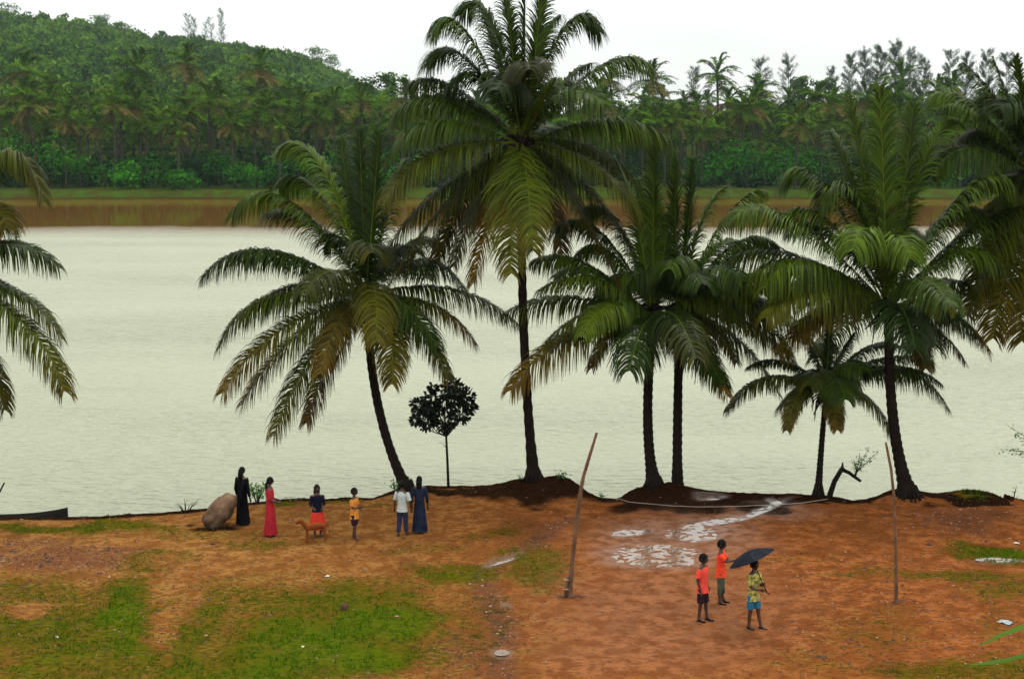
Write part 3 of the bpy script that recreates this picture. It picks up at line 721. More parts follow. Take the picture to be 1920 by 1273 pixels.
# ---------------------------------------------------------------- far palms
def far_palm_proto(seed, h, dryn):
    r = random.Random(seed)
    root = empty('coconut_palm', (0, 0, 0))
    top = Vector((r.uniform(-1, 1), r.uniform(-1, 1), h))
    palm_trunk(None, top, top * .5 + Vector((r.uniform(-.5, .5), 0, 0)), .19, .15, .24, 'trunk', M['fartrunk'], root, n=7, m=10, ringamp=0)
    V = []; Fq = []; C = []
    nf = 28
    for j in range(nf):
        az = 6.283 * j / nf * 2.618 + r.uniform(-.3, .3); f = j / (nf - 1)
        el = 1.35 - 2.25 * f + r.uniform(-.12, .12); q = r.uniform(3.6, 4.6) * (1 - .1 * f)
        dx, dy = math.cos(az), math.sin(az)
        P1 = top + Vector((dx * q * .55 * math.cos(el), dy * q * .55 * math.cos(el), q * .55 * math.sin(el) + q * .14))
        P2 = top + Vector((dx * q * math.cos(el), dy * q * math.cos(el), q * .85 * math.sin(el) - q * .20))
        dr = (r.uniform(.5, 1) if r.random() < .8 else .2) if f > 1 - dryn else (0 if r.random() < .9 else .25)
        v, fq, c = frond_data(top, P1, P2, n=20, L=1.0, width=.17, dry=dr, tone=r.uniform(.25, .95), roll=r.uniform(-.3, .3), seed=seed * 50 + j, droop=.55, rr=.05, segs=2)
        b = len(V); V += [tuple(a) for a in v]; Fq += [tuple(i + b for i in a) for a in fq]; C += c
    link('crown', np_mesh('crown', V, Fq, C), M['farpalm'], root)
    return root
def copy_tree(o, parent=None):
    c = o.copy(); COL.objects.link(c); c.parent = parent
    for ch in [k for k in COL.objects if k.parent == o]: copy_tree(ch, c)
    return c
protos = [far_palm_proto(11, 11.5, .12), far_palm_proto(12, 12.5, .3), far_palm_proto(13, 10.5, .18), far_palm_proto(14, 13, .42), far_palm_proto(15, 12, .22), far_palm_proto(16, 11, .0)]
pk = {p: [k for k in COL.objects if k.parent == p] for p in protos}
used = set()
def put_palm(i, x, y, z, sc, rz, label, group):
    p = protos[i]
    if p not in used:
        used.add(p); o = p
    else:
        o = p.copy(); COL.objects.link(o)
        for k in pk[p]:
            c = k.copy(); COL.objects.link(c); c.parent = o
    o.location = (x, y, z); o.rotation_euler = (0, 0, rz); o.scale = (sc,) * 3
    tag(o, label, 'palm tree', group)
    return o
PH = [11.5, 12.5, 10.5, 13, 12, 11]
rr = random.Random(5)
# the ones that can be told apart: crown pixel, depth, variety, label
for (px, py, Y, i, lab) in [
    (255, 112, 350, 5, 'far coconut palm whose crown stands clear against the hill'), (340, 118, 345, 3, 'far coconut palm with a brown skirt of dead fronds below the hilltop pines'),
    (482, 132, 335, 1, 'far coconut palm poking highest out of the grove at the foot of the hill'), (685, 205, 300, 2, 'far coconut palm just left of the tallest near palm'),
    (118, 225, 268, 3, 'orange skirted far coconut palm above the big rounded shrub'), (210, 195, 270, 1, 'far coconut palm with long pale trunk at the front of the grove'), (330, 225, 268, 1, 'far coconut palm with wide drooping yellow brown fronds at the front of the grove'),
    (438, 232, 267, 4, 'far coconut palm with an orange dead frond behind the dark riverside shrubs'), (1152, 150, 330, 3, 'far coconut palm against the sky right of the tallest near palm'), (1240, 150, 320, 4, 'far coconut palm with brown fronds against the sky above the close pair'),
    (1345, 140, 335, 0, 'dark headed far coconut palm rising into the sky beyond the close pair'), (1432, 170, 310, 3, 'far coconut palm below the two pale pines'), (1345, 240, 285, 1, 'far coconut palm with brown skirt lower in the grove beyond the close pair'),
    (1690, 150, 330, 5, 'far coconut palm standing before the row of grey pines'), (45, 135, 330, 1, 'leftmost tall far coconut palm below the hill'), (565, 200, 285, 0, 'far coconut palm above the first near palm')]:
    P = at_y(px, py, Y); z = fh(P.x, P.y); h = P.z - z
    put_palm(i, P.x, P.y, z, max(.7, min(1.9, h / PH[i])), rr.uniform(0, 6.28), lab, 'far bank coconut grove')
LOOK = ['full green', 'brown skirted', 'short green', 'heavily skirted', 'yellow fringed', 'upright green']
ROWN = ['front row of far grove', 'second row of far grove', 'third row of far grove', 'fourth row of far grove', 'fifth row of far grove', 'last row of far grove']
def place(u):
    for lim, t in [(100, 'near the left edge'), (250, 'left of pale trunks'), (400, 'behind pale trunks'), (540, 'above open brown water'), (680, 'behind curved palm'), (850, 'left of tallest palm'), (980, 'behind tallest palm'), (1130, 'right of tallest palm'),
                   (1300, 'behind the close pair'), (1420, 'right of the close pair'), (1560, 'above right brown water'), (1720, 'behind thick trunked palm'), (1850, 'left of right edge palm')]:
        if u < lim: return t
    return 'at the right edge'
for row, (Y0, n, sc) in enumerate([(266, 30, 1.0), (275, 36, 1.1), (287, 38, 1.12), (302, 40, 1.15), (322, 40, 1.18), (348, 42, 1.2)]):
    for k in range(n):
        u = -60 + 2040 * (k + rr.random() * .9) / n
        Y = Y0 + rr.uniform(-5, 5)
        if row == 0 and rr.random() < .2: continue
        x = (u - 960) / FPX * Y
        i = rr.choice([0, 1, 2, 3, 4, 5, 4, 1]) if row < 3 else rr.choice([0, 2, 4, 5, 5, 0, 1])
        put_palm(i, x, Y, fh(x, Y), sc * rr.uniform(.72, 1.2), rr.uniform(0, 6.28), LOOK[i] + ' palm, ' + ROWN[row] + ', ' + place(u), 'far bank coconut grove')

byl = {}
for o in list(COL.objects):
    if o.get('group') == 'far bank coconut grove': byl.setdefault(o['label'], []).append(o)
for lab, os_ in byl.items():          # look-alikes in one stretch of the grove: say which by place
    if len(os_) > 1:
        os_.sort(key=lambda o: o.location.x / o.location.y)
        nm = {2: ['left of two:', 'right of two:'], 3: ['leftmost of three:', 'middle of three:', 'rightmost of three:']}.get(len(os_), ['of several:'] * len(os_))
        for o, t in zip(os_, nm): o['label'] = t + ' ' + lab

# ---------------------------------------------------------------- woodland on the hill (one mass) and shrubs, pines
def woodland():
    temps = []
    for q in range(5): temps.append(leaf_cloud(crown_blobs(7.5, 7, 2.0, 8, q + 40), 260, .62, q + 80))
    for q in range(5): temps.append(leaf_cloud(crown_blobs(7.5, 6.5, 1.0, 7, q + 60), 120, .95, q + 90))
    r = np.random.default_rng(21)
    VV = []; CC = []
    for k in range(4700):
        low = k < 560                                    # undergrowth between the palm trunks, then the hill
        if low:
            Y = 270 + 60 * r.random(); u = -60 + 2050 * r.random()
        else:
            u = -60 + (820 if r.random() < .80 else 2050) * r.random()
            D = float(ridge_dist(u)); Y = 345 + (D + 8 - 345) * r.random() ** .75
        x = (u - 960) / FPX * Y
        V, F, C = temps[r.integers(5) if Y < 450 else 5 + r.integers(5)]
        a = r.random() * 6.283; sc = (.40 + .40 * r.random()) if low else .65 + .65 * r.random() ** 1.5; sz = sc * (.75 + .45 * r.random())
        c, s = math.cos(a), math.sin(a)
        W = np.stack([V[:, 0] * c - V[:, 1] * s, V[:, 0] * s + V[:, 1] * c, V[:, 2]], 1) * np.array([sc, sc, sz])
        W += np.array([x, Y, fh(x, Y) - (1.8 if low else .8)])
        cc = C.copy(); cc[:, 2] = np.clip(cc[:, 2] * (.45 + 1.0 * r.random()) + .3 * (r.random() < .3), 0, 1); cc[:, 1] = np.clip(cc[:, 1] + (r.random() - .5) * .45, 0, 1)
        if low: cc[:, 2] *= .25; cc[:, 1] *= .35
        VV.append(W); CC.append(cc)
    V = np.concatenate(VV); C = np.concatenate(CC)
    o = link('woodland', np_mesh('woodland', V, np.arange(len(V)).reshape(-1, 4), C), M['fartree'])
    tag(o, 'green mass of broadleaf woodland covering the hill beyond the river', 'woodland', kind='stuff')
woodland()
def broad_tree(name, P, w, h, z0, label, cat, group, mat, n=420, size=.5, seed=0, nb=9, trunk_r=.2, trunkmat='fartrunk', inner=.55):
    root = empty(name, P); tag(root, label, cat, group)
    blobs = crown_blobs(w, h - z0, z0, nb, seed)
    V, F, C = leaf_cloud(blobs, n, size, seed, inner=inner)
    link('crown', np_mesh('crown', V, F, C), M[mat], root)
    mb = MB(); mb.tube([(0, 0, -.3), (.05 * w * .3, 0, z0 * .6), (0, 0, z0 + (h - z0) * .5)], [trunk_r, trunk_r * .8, trunk_r * .4], 7)
    for b in blobs[1:6]:
        mb.tube([(0, 0, z0 * .8), Vector(b[0]) * .5 + Vector((0, 0, z0 * .45)), b[0]], [trunk_r * .5, trunk_r * .35, trunk_r * .12], 5)
    mb.build('trunk', M[trunkmat], root)
    return root
SHR = [(60, 352, 17, 9, 'huge rounded shrub at the left end of the far bank'), (150, 352, 10, 5.5, 'dark shrub right of the huge rounded one'), (228, 355, 7, 4.4, 'dark conical shrub at the far waterside'), (292, 352, 8, 5.5, 'bright green shrub below the pale palm trunks'),
       (185, 350, 7, 3.2, 'low bright shrub between two dark ones'), (345, 356, 6, 2.8, 'low bright bush at the far water edge'), (410, 352, 7, 5.5, 'dark shrub in front of the orange skirted palm'), (470, 354, 7, 4, 'green bush near the right of the open far bank'),
       (530, 352, 7, 5, 'bush behind the highest frond tips of the curved palm'), (585, 352, 8, 4.4, 'bush behind the upright fronds of the curved palm'), (660, 350, 8, 5, 'bush on the far bank right of the curved palm crown'), (760, 352, 9, 5, 'bush on the far bank left of the tallest palm'),
       (1330, 352, 9, 5, 'bush on the far bank behind the close pair of palms'), (1400, 352, 10, 7, 'tall bush left of the gap of brown water'), (1465, 352, 10, 7.5, 'dark tall bush above the gap of brown water'), (1530, 352, 9, 6, 'bush right of the gap of brown water'), (1800, 352, 9, 5, 'bush beyond the right edge palm fronds')]
for i, (px, py, w, h, lab) in enumerate(SHR):
    P = at_z(px, py, -.1); P.z = fh(P.x, P.y); w *= 1.12; h *= 1.25
    broad_tree('shrub', P, w, h, .2, lab, 'shrub', 'shrubs along the far bank', 'shrub', n=900 if w > 12 else 520, size=.42, seed=200 + i, trunk_r=.12)
def casuarina(P, h, w, label, seed, group, sparse=1.0, mat='casu'):
    r = random.Random(seed); w *= 1.45
    root = empty('casuarina_pine', P); tag(root, label, 'pine tree', group)
    mb = MB(); lean = r.uniform(-.4, .4)
    mb.tube([(0, 0, -.5), (lean * .4, 0, h * .5), (lean, 0, h * .97)], [.16, .10, .03], 6)
    V = []; F = []; C = []
    nb = int(75 * sparse)
    for j in range(nb):
        f = .15 + .83 * (j + r.random()) / nb; a = r.uniform(0, 6.28)
        q = w * .5 * (1.15 - f) ** .6 * r.uniform(.5, 1.15)
        base = Vector((lean * f, 0, h * f)); tip = base + Vector((math.cos(a) * q, math.sin(a) * q, q * r.uniform(.5, 1.3)))
        mb.tube([base, (base + tip) / 2 + Vector((0, 0, -.05 * q)), tip], [.035, .025, .01], 4)
        for m in range(int(60 * sparse + 8)):
            t = r.uniform(.25, 1.08); p = base.lerp(tip, t) + Vector((r.gauss(0, .20), r.gauss(0, .20), r.gauss(0, .2)))
            d = (tip - base).normalized() * .5 + Vector((r.gauss(0, .45), r.gauss(0, .45), r.uniform(.1, .9))); d = d.normalized() * r.uniform(.35, .8)
            s = d.cross(Vector((r.gauss(0, 1), r.gauss(0, 1), 0))).normalized() * .04
            b = len(V); V += [tuple(p - s), tuple(p + s), tuple(p + d + s * .3), tuple(p + d - s * .3)]; F.append((b, b + 1, b + 2, b + 3)); C += [(0, r.random(), r.random())] * 4
    mb.build('trunk', M['fartrunk'], root)
    link('crown', np_mesh('crown', V, F, C), M[mat], root)
    return root
CAS = [(352, 62, 28, 845, 6.8, .7, 'leftmost of the thin pines on the hilltop'), (364, 64, 34, 845, 5.95, .7, 'second thin pine from the left on the hilltop'), (384, 68, 42, 845, 5.1, .5, 'short middle pine of the hilltop group'), (396, 68, 34, 845, 5.95, .6, 'fourth thin pine from the left on the hilltop'), (416, 72, 18, 845, 5.1, .9, 'tallest hilltop pine, narrow and upright'),
       (1428, 170, 112, 350, 6, .9, 'left of the two pale pines against the sky'), (1478, 172, 110, 355, 6, .9, 'right of the two pale pines against the sky'), (1592, 165, 104, 360, 5, 1, 'leftmost pine of the grey row on the right skyline'), (1622, 165, 98, 362, 6, 1.1, 'bushy second pine of the grey row on the right skyline'),
       (1652, 165, 90, 358, 6, 1.2, 'pine just left of the tallest of the grey row'), (1678, 165, 82, 365, 6, 1.2, 'tallest pine of the grey row on the right skyline'), (1704, 165, 96, 360, 5, 1, 'narrow pine right of the tallest of the grey row'), (1730, 168, 112, 366, 6, 1, 'short pine near the middle of the right skyline'), (1780, 165, 100, 362, 6, 1, 'pine above the frond tips of the right edge palm'),
       (1812, 165, 104, 368, 6, 1, 'pine left of the two last ones on the right skyline'), (1848, 165, 98, 362, 6, 1, 'last but one pine on the right skyline'), (1888, 165, 102, 360, 6, 1, 'rightmost pine on the skyline'), (1300, 172, 128, 350, 5, .8, 'low pine beyond the close pair of palms'), (1560, 172, 130, 358, 5, .8, 'low pine left of the grey row')]
for i, (px, pb, pt_, Y, w, sp_, lab) in enumerate(CAS):
    P = at_y(px, pb, Y); T = at_y(px, pt_, Y); z = fh(P.x, P.y)
    casuarina((P.x, P.y, z), T.z - z, w, lab, 300 + i, 'pines on the skyline', sp_)
SKY = [(190, 30, 440, 'dark round treetop breaking the hill skyline'), (20, 8, 440, 'treetop at the left end of the hill skyline'), (232, 42, 440, 'small treetop on the skyline right of the dark round one'), (595, 92, 440, 'treetop where the hill skyline starts to fall'), (622, 102, 435, 'rightmost treetop of the hill skyline'),
       (690, 138, 400, 'dark tree at the foot of the hill against the sky'), (745, 136, 400, 'dark tree against the sky left of the tallest palm'), (1500, 142, 400, 'tree against the sky right of the two pale pines'), (1545, 146, 400, 'low tree against the sky left of the grey pines')]
for i, (px, pt_, Y, lab) in enumerate(SKY):
    if px < 640: Y = 845
    T = at_y(px, pt_, Y); z = fh(T.x, T.y); h = max(5, T.z - z)
    broad_tree('broadleaf_tree', (T.x, T.y, z), 12 if px < 640 else 8, h, h - 7 if h > 9 else 1.5, lab, 'tree', 'trees on the skyline', 'fartree', n=650, size=.5, seed=400 + i)

# ---------------------------------------------------------------- small plants of the near bank
def big_leaves(mb, p, d, size, r, col):
    """one broad leaf"""
    d = d.normalized(); s = d.cross(Vector((r.gauss(0, 1), r.gauss(0, 1), r.gauss(0, 1)))).normalized()
    mb.add([p, p + d * size * .5 + s * size * .30, p + d * size, p + d * size * .5 - s * size * .30], [(0, 1, 2, 3)], col)
def sapling():
    b = on_ground(841, 910); root = empty('young_tree', b)
    tag(root, 'young tree with a thin straight stem and round black looking leafy head', 'tree')
    mb = MB(); top = at_y(833, 775, b.y) - b
    mb.tube([(0, 0, -.2), (-.03, 0, .8), (-.06, 0, 1.5), top], [.045, .038, .034, .02], 7)
    r = random.Random(77); lf = MB()
    C0 = at_y(831, 765, b.y) - b
    for (px, py, q) in [(800, 790, .30), (785, 760, .26), (810, 752, .30), (850, 735, .36), (872, 745, .28), (865, 775, .30), (835, 790, .30), (805, 768, .30), (880, 760, .18), (778, 788, .10), (833, 757, .25), (848, 722, .22), (812, 728, .10)]:
        c = at_y(px, py, b.y + r.uniform(-.35, .35)) - b
        mb.tube([(-.05, 0, 1.55), (Vector((-.05, 0, 1.55)) + c) / 2 + Vector((0, 0, -.08)), c], [.02, .014, .006], 5)
        for k in range(int(620 * q)):
            d = Vector((r.gauss(0, 1), r.gauss(0, 1), r.gauss(0, 1))).normalized()
            p = c + d * q * .92 * r.random() ** .5
            big_leaves(lf, p, d + Vector((0, 0, -.3)), r.uniform(.10, .20), r, (0, r.random(), r.random()))
    p = at_y(828, 830, b.y) - b
    big_leaves(lf, p, Vector((-1, 0, -.2)), .10, r, (0, .9, 1)); mb.tube([(-.05, 0, 1.2), p], [.01, .005], 4)
    mb.build('trunk', M['bark'], root); lf.build('crown', M['darkleaf'], root, False)
sapling()
def sprig(px, py, w, h, label, seed, mat='freshleaf', n=40, leaf=.09, name='shrub', group=None, stems=5, dy=0, base=None):
    b = on_ground(px, py) if base is None else base
    b = Vector(b); b.y += dy; r = random.Random(seed)
    root = empty(name, b); tag(root, label, 'plant', group)
    st = MB(); lf = MB()
    for k in range(stems):
        tip = Vector((r.uniform(-.5, .5) * w, r.uniform(-.3, .3) * w, h * r.uniform(.6, 1)))
        st.tube([(0, 0, -.1), tip * .5 + Vector((0, 0, .08 * h)), tip], [.012, .009, .004], 5)
        for j in range(n // stems):
            t = r.uniform(.35, 1.05); p = tip * t + Vector((r.gauss(0, .06), r.gauss(0, .06), r.gauss(0, .05)))
            big_leaves(lf, p, Vector((r.gauss(0, 1), r.gauss(0, 1), r.uniform(-.2, 1))), leaf * r.uniform(.7, 1.3), r, (0, r.random(), r.random()))
    st.build('stem', M['bark'], root); lf.build('foliage', M[mat], root, False)
    return root
sprig(482, 938, .6, .55, 'bright green bush between the woman in black and the woman in red', 1, n=160, leaf=.10, stems=9)
sprig(1050, 903, .45, .30, 'small green seedling on the right shoulder of the central mound', 2, n=36, leaf=.09, stems=4)
sprig(742, 915, .5, .3, 'small leafy weed at the foot of the curved palm', 3, n=50, leaf=.08)
sprig(975, 903, .25, .25, 'sparse weed on the left shoulder of the central mound', 4, n=14, leaf=.06, stems=4)
sprig(1900, 938, .2, .45, 'thin twig with a few leaves at the bank on the right edge', 6, n=12, leaf=.06, stems=2)
sprig(348, 962, .7, .42, 'thin dry weed stalks at the bank edge left of the boulder', 11, n=16, leaf=.05, stems=12)
sprig(1130, 938, .4, .25, 'low weed in the notch right of the central mound', 12, n=24, leaf=.06, stems=5)
# broken leaning stump with a leafy shoot
b = on_ground(1555, 932)
root = empty('broken_tree', b); tag(root, 'broken dark stump bent over like a hook at the bank edge', 'tree stump')
def L(px, py, dy=0): return at_y(px, py, b.y + dy) - b
mb = MB(); mb.tube([L(1555, 940), L(1557, 925), L(1565, 902), L(1578, 880), L(1583, 877)], [.10, .085, .075, .07, .06], 9)
mb.tube([L(1576, 884), L(1580, 872), L(1580, 867)], [.05, .03, .02], 7)
mb.tube([L(1578, 880), L(1592, 886), L(1604, 895), L(1614, 902)], [.06, .055, .05, .04], 9)
mb.tube([L(1603, 893), L(1606, 884), L(1608, 880)], [.04, .03, .02], 7)
mb.build('trunk', M['bark'], root)
mb = MB(); lf = MB(); r = random.Random(9)
for tp in [(1612, 850), (1628, 842), (1600, 862), (1620, 868), (1646, 848), (1605, 872)]:
    t = L(*tp, r.uniform(-.2, .2)); s0 = L(1606, 886); mb.tube([s0, (s0 + t) / 2 + Vector((.02, 0, .04)), t], [.014, .010, .004], 5)
    for j in range(26):
        p = s0.lerp(t, r.uniform(.35, 1.05)) + Vector((r.gauss(0, .05), r.gauss(0, .08), r.gauss(0, .05)))
        big_leaves(lf, p, Vector((r.gauss(0, 1), r.gauss(0, 1), r.uniform(-.3, .8))), r.uniform(.05, .09), r, (0, r.random(), r.random()))
mb.build('branch', M['bark'], root); lf.build('foliage', M['freshleaf'], root, False)
# leafy tree whose branch tips reach in at the right edge
b = on_ground(1985, 945); root = empty('small_tree', b); tag(root, 'small tree off the right edge whose pale leafy branch tips reach in', 'tree')
mb = MB(); lf = MB(); mb.tube([(0, 0, -.2), (-.1, 0, .8), (-.3, 0, 1.6)], [.06, .05, .03], 7)
for tp in [(1885, 795), (1905, 815), (1882, 842), (1918, 835), (1898, 845), (1925, 800), (1930, 860), (1945, 790), (1960, 830)]:
    t = L(*tp, r.uniform(-.3, .3)); s0 = Vector((-.2, 0, 1.2)); mb.tube([s0, (s0 + t) / 2 + Vector((0, 0, .12)), t], [.014, .010, .004], 5)
    for j in range(22):
        p = s0.lerp(t, r.uniform(.6, 1.03)) + Vector((r.gauss(0, .07), r.gauss(0, .08), r.gauss(0, .07)))
        big_leaves(lf, p, Vector((r.gauss(0, 1), r.gauss(0, 1), r.uniform(-.3, .8))), r.uniform(.06, .10), r, (0, r.random(), r.random()))
mb.build('trunk', M['bark'], root); lf.build('crown', M['freshleaf'], root, False)
# long leaves close to the camera, low on the right
b = at_y(2010, 1225, 14.0); b.z = -0.0
root = empty('banana_plant', (b.x, b.y, gh(b.x, b.y))); tag(root, 'foreground plant whose long bright green leaf tips enter at the lower right', 'plant')
b = root.location.copy()
def Q(px, py, Y): return at_y(px, py, Y) - b
mb = MB(); mb.tube([(0, 0, -.2), (.05, 0, 2.0), Q(2050, 1230, 14)], [.14, .11, .06], 10); mb.build('stem', M['freshleaf'], root)
for pts_, w0 in [([(2050, 1225), (1960, 1168), (1890, 1182), (1836, 1210)], .055), ([(2050, 1230), (1950, 1222), (1880, 1236), (1818, 1246)], .05), ([(2050, 1225), (2020, 1120), (2040, 1050)], .08)]:
    P = [Q(a, c, 14 - .1 * i) for i, (a, c) in enumerate(pts_)]
    mb = MB(); N = 14; cv = []
    for k in range(N + 1):
        f = k / N * (len(P) - 1); i = min(int(f), len(P) - 2); t = f - i
        p0 = P[max(i - 1, 0)]; p1 = P[i]; p2 = P[i + 1]; p3 = P[min(i + 2, len(P) - 1)]
        cv.append(.5 * ((2 * p1) + (p2 - p0) * t + (2 * p0 - 5 * p1 + 4 * p2 - p3) * t * t + (3 * p1 - p0 - 3 * p2 + p3) * t ** 3))
    vs = []; fs = []
    for k, p in enumerate(cv):
        w = w0 * math.sin(math.pi * min(.98, .25 + .75 * k / N)) ** .7
        vs += [p + Vector((0, w, -w * .3)), p + Vector((0, 0, w * .25)), p + Vector((0, -w, -w * .5))]
        if k: fs += [(3 * k - 3, 3 * k - 2, 3 * k + 1, 3 * k), (3 * k - 2, 3 * k - 1, 3 * k + 2, 3 * k + 1)]
    mb.add(vs, fs, (0, .6, .8)); mb.build('leaf', M['nearleaf'], root)

# ---------------------------------------------------------------- ground cover
def ground_scatter():
    r = np.random.default_rng(31)
    # grass blades where the ground is grassy
    n = 330000
    x = r.uniform(-17, 17, n); y = r.uniform(25.5, 44, n)
    px, py = project(x, y, 0 * x)
    ok = (px > -60) & (px < 1980) & (py < 1300); x = x[ok]; y = y[ok]; px = px[ok]; py = py[ok]
    g, d, s, w = masks(px, py, x, y)
    pr = np.clip((g - .12) * 1.3, 0, 1) * (fbm(x * 2.4, y * 2.4, 77) > .41) * (fbm(x * 6, y * 6, 79, 2) > .38)
    ok = (r.random(len(x)) < pr) & (y < edge_y(x) + .1); x = x[ok]; y = y[ok]; g = g[ok]
    z = ground_h(x, y); n = len(x)
    h = (.022 + .075 * r.random(n) ** 2 * g)
    a = r.random(n) * 6.283; wd = .008 + .012 * r.random(n)
    lx = r.normal(size=n) * .5 * h; ly = r.normal(size=n) * .5 * h
    B = np.stack([x, y, z - .01], 1); D = np.stack([np.cos(a) * wd, np.sin(a) * wd, 0 * a], 1)
    T = B + np.stack([lx, ly, h + .01], 1)
    V = np.stack([B - D, B + D, T], 1).reshape(-1, 3)
    lush = np.clip((g - .45) * 2.2 + (fbm(x * .6, y * .6, 83) - .5) * 1.6, 0, 1)
    col = np.stack([np.clip(.55 - lush, 0, .55) , .3 + .7 * r.random(n), lush], 1)
    o = link('grass', np_mesh('grass', V, np.arange(3 * n).reshape(-1, 3), np.repeat(col, 3, 0)), M['grass'])
    tag(o, 'short patchy green grass on the bare red earth', 'grass', kind='stuff')
    # clods and pebbles
    n = 30000
    x = r.uniform(-17, 17, n); y = r.uniform(25.5, 43.5, n); px, py = project(x, y, 0 * x)
    g, d, s, w = masks(px, py, x, y)
    pr = .16 + .9 * s + .45 * (ell(px, py, 1700, 1150, 260, 110) < 1) + .35 * (ell(px, py, 200, 1130, 260, 110) < 1) + .4 * (ell(px, py, 1800, 975, 160, 30) < 1)
    ok = (r.random(n) < pr) & (w < .3) & (y < edge_y(x)) & (px > -50) & (px < 1970); x = x[ok]; y = y[ok]; s = s[ok]
    z = ground_h(x, y); mb = MB(); rq = random.Random(3)
    for i in range(len(x)):
        q = rq.uniform(.009, .027) * (1.25 if s[i] > .4 else 1) * (1.7 if rq.random() < .05 else 1)
        c0 = Vector((x[i], y[i], z[i] + q * .15)); vs = []
        for (u, v, w_) in ((1, 0, 0), (0, 1, 0), (-1, 0, 0), (0, -1, 0), (0, 0, .7), (0, 0, -.5)):
            vs.append(c0 + Vector((u * rq.uniform(.8, 1.8), v * rq.uniform(.8, 1.6), w_ * rq.uniform(.7, 1.2))) * q)
        if len(mb.v) > 160000: break
        mb.add(vs, [(0, 1, 4), (1, 2, 4), (2, 3, 4), (3, 0, 4), (1, 0, 5), (2, 1, 5), (3, 2, 5), (0, 3, 5)], (rq.random(), rq.random(), rq.random()))
    o = mb.build('gravel', M['clod'], None, False)
    tag(o, 'dark clods and pebbles strewn over the bare earth', 'gravel', kind='stuff')
M['grass'] = leaf_mat('grass_blade', (.055, .055, .002), (.036, .095, .002), (.12, .075, .015), .8, 0, .2)
def clod_mat():
    m, n, l, b = new_mat('clods'); at = n.new('ShaderNodeAttribute'); at.attribute_name = 'col'
    sp = n.new('ShaderNodeSeparateColor'); l.new(at.outputs['Color'], sp.inputs[0])
    r = n.new('ShaderNodeValToRGB'); l.new(sp.outputs[0], r.inputs[0]); el = r.color_ramp.elements
    el[0].color = (.018, .007, .004, 1); el[1].color = (.24, .15, .09, 1)
    k = r.color_ramp.elements.new(.7); k.color = (.045, .017, .008, 1)
    l.new(r.outputs[0], b.inputs['Base Color']); b.inputs['Roughness'].default_value = .9
    return m
M['clod'] = clod_mat()
ground_scatter()
# single stones, litter
M['rock'] = plain('boulder_stone', (.115, .070, .042), .9, .7, 2.6, .9, .1)
M['stone'] = plain('dark_stone', (.06, .028, .018), .9, .4, 9, .8, .2)
def rock(px, py, r, seed, label, name='rock', mat='stone', dz=.3):
    b = on_ground(px, py); mb = MB(); mb.blob((0, 0, r[2] * dz), r, seed, 16, .3)
    o = mb.build(name, M[mat]); o.location = b; tag(o, label, 'rock'); return o
rock(645, 1142, (.10, .09, .09), 1, 'dark brown stone at the upper edge of the bright grass')
rock(398, 1021, (.05, .045, .04), 2, 'small dark stone in front of the boulder')
rock(1742, 1022, (.09, .07, .04), 3, 'flat dark stone near the right green patch')
rock(1540, 1232, (.13, .06, .025), 4, 'flat dark clod low on the right of the red earth')
M['litter'] = plain('white_litter', (.50, .48, .38), .6, .1, 10)
M['glitter'] = plain('grey_litter', (.22, .25, .25), .6, .3, 30)
def litter(px, py, w, label, seed, mat='litter'):
    b = on_ground(px, py); r = random.Random(seed); mb = MB(); vs = []
    for i in range(5):
        for j in range(4): vs.append(((i / 4 - .5) * w + r.uniform(-.01, .01), (j / 3 - .5) * w * .7 + r.uniform(-.01, .01), .012 + abs(r.gauss(0, .014))))
    mb.add(vs, [(i * 4 + j, (i + 1) * 4 + j, (i + 1) * 4 + j + 1, i * 4 + j + 1) for i in range(4) for j in range(3)])
    o = mb.build('litter_scrap', M[mat], None, False); o.location = b; o.rotation_euler.z = r.uniform(0, 3)
    sm = o.modifiers.new('thick', 'SOLIDIFY'); sm.thickness = .004
    tag(o, label, 'litter')
litter(613, 1081, .11, 'white scrap in front of the calf', 1); litter(205, 1083, .06, 'small white scrap in the grass near the left gravel', 2); litter(107, 1196, .06, 'white scrap low in the left grass', 3)
litter(568, 1213, .07, 'tiny white scrap in the bright grass', 4); litter(1885, 1168, .30, 'crumpled grey plastic scrap above the foreground leaf tips', 5, 'glitter'); litter(1906, 1019, .14, 'white scrap on the right green patch', 6)

# boulder
def boulder():
    b = on_ground(412, 986); mb = MB(); mb.blob((0, 0, 0), (.64, .36, .29), 12, 56, .12)
    from mathutils import noise as mno
    for i, v in enumerate(mb.v):
        v = Vector(v); nn = v.normalized(); k = mno.fractal(v * 2.2, .8, 2.1, 5) * .06 - abs(mno.noise(v * 4.5 + Vector((3, 1, 2)))) * .05
        mb.v[i] = tuple(v + nn * k)
    o = mb.build('boulder', M['rock']); o.location = b + Vector((-.0, .1, .41)); o.rotation_euler = (.1, -R(50), .2)
    tag(o, 'rounded brown boulder tilting up behind the woman in black', 'rock')
boulder()

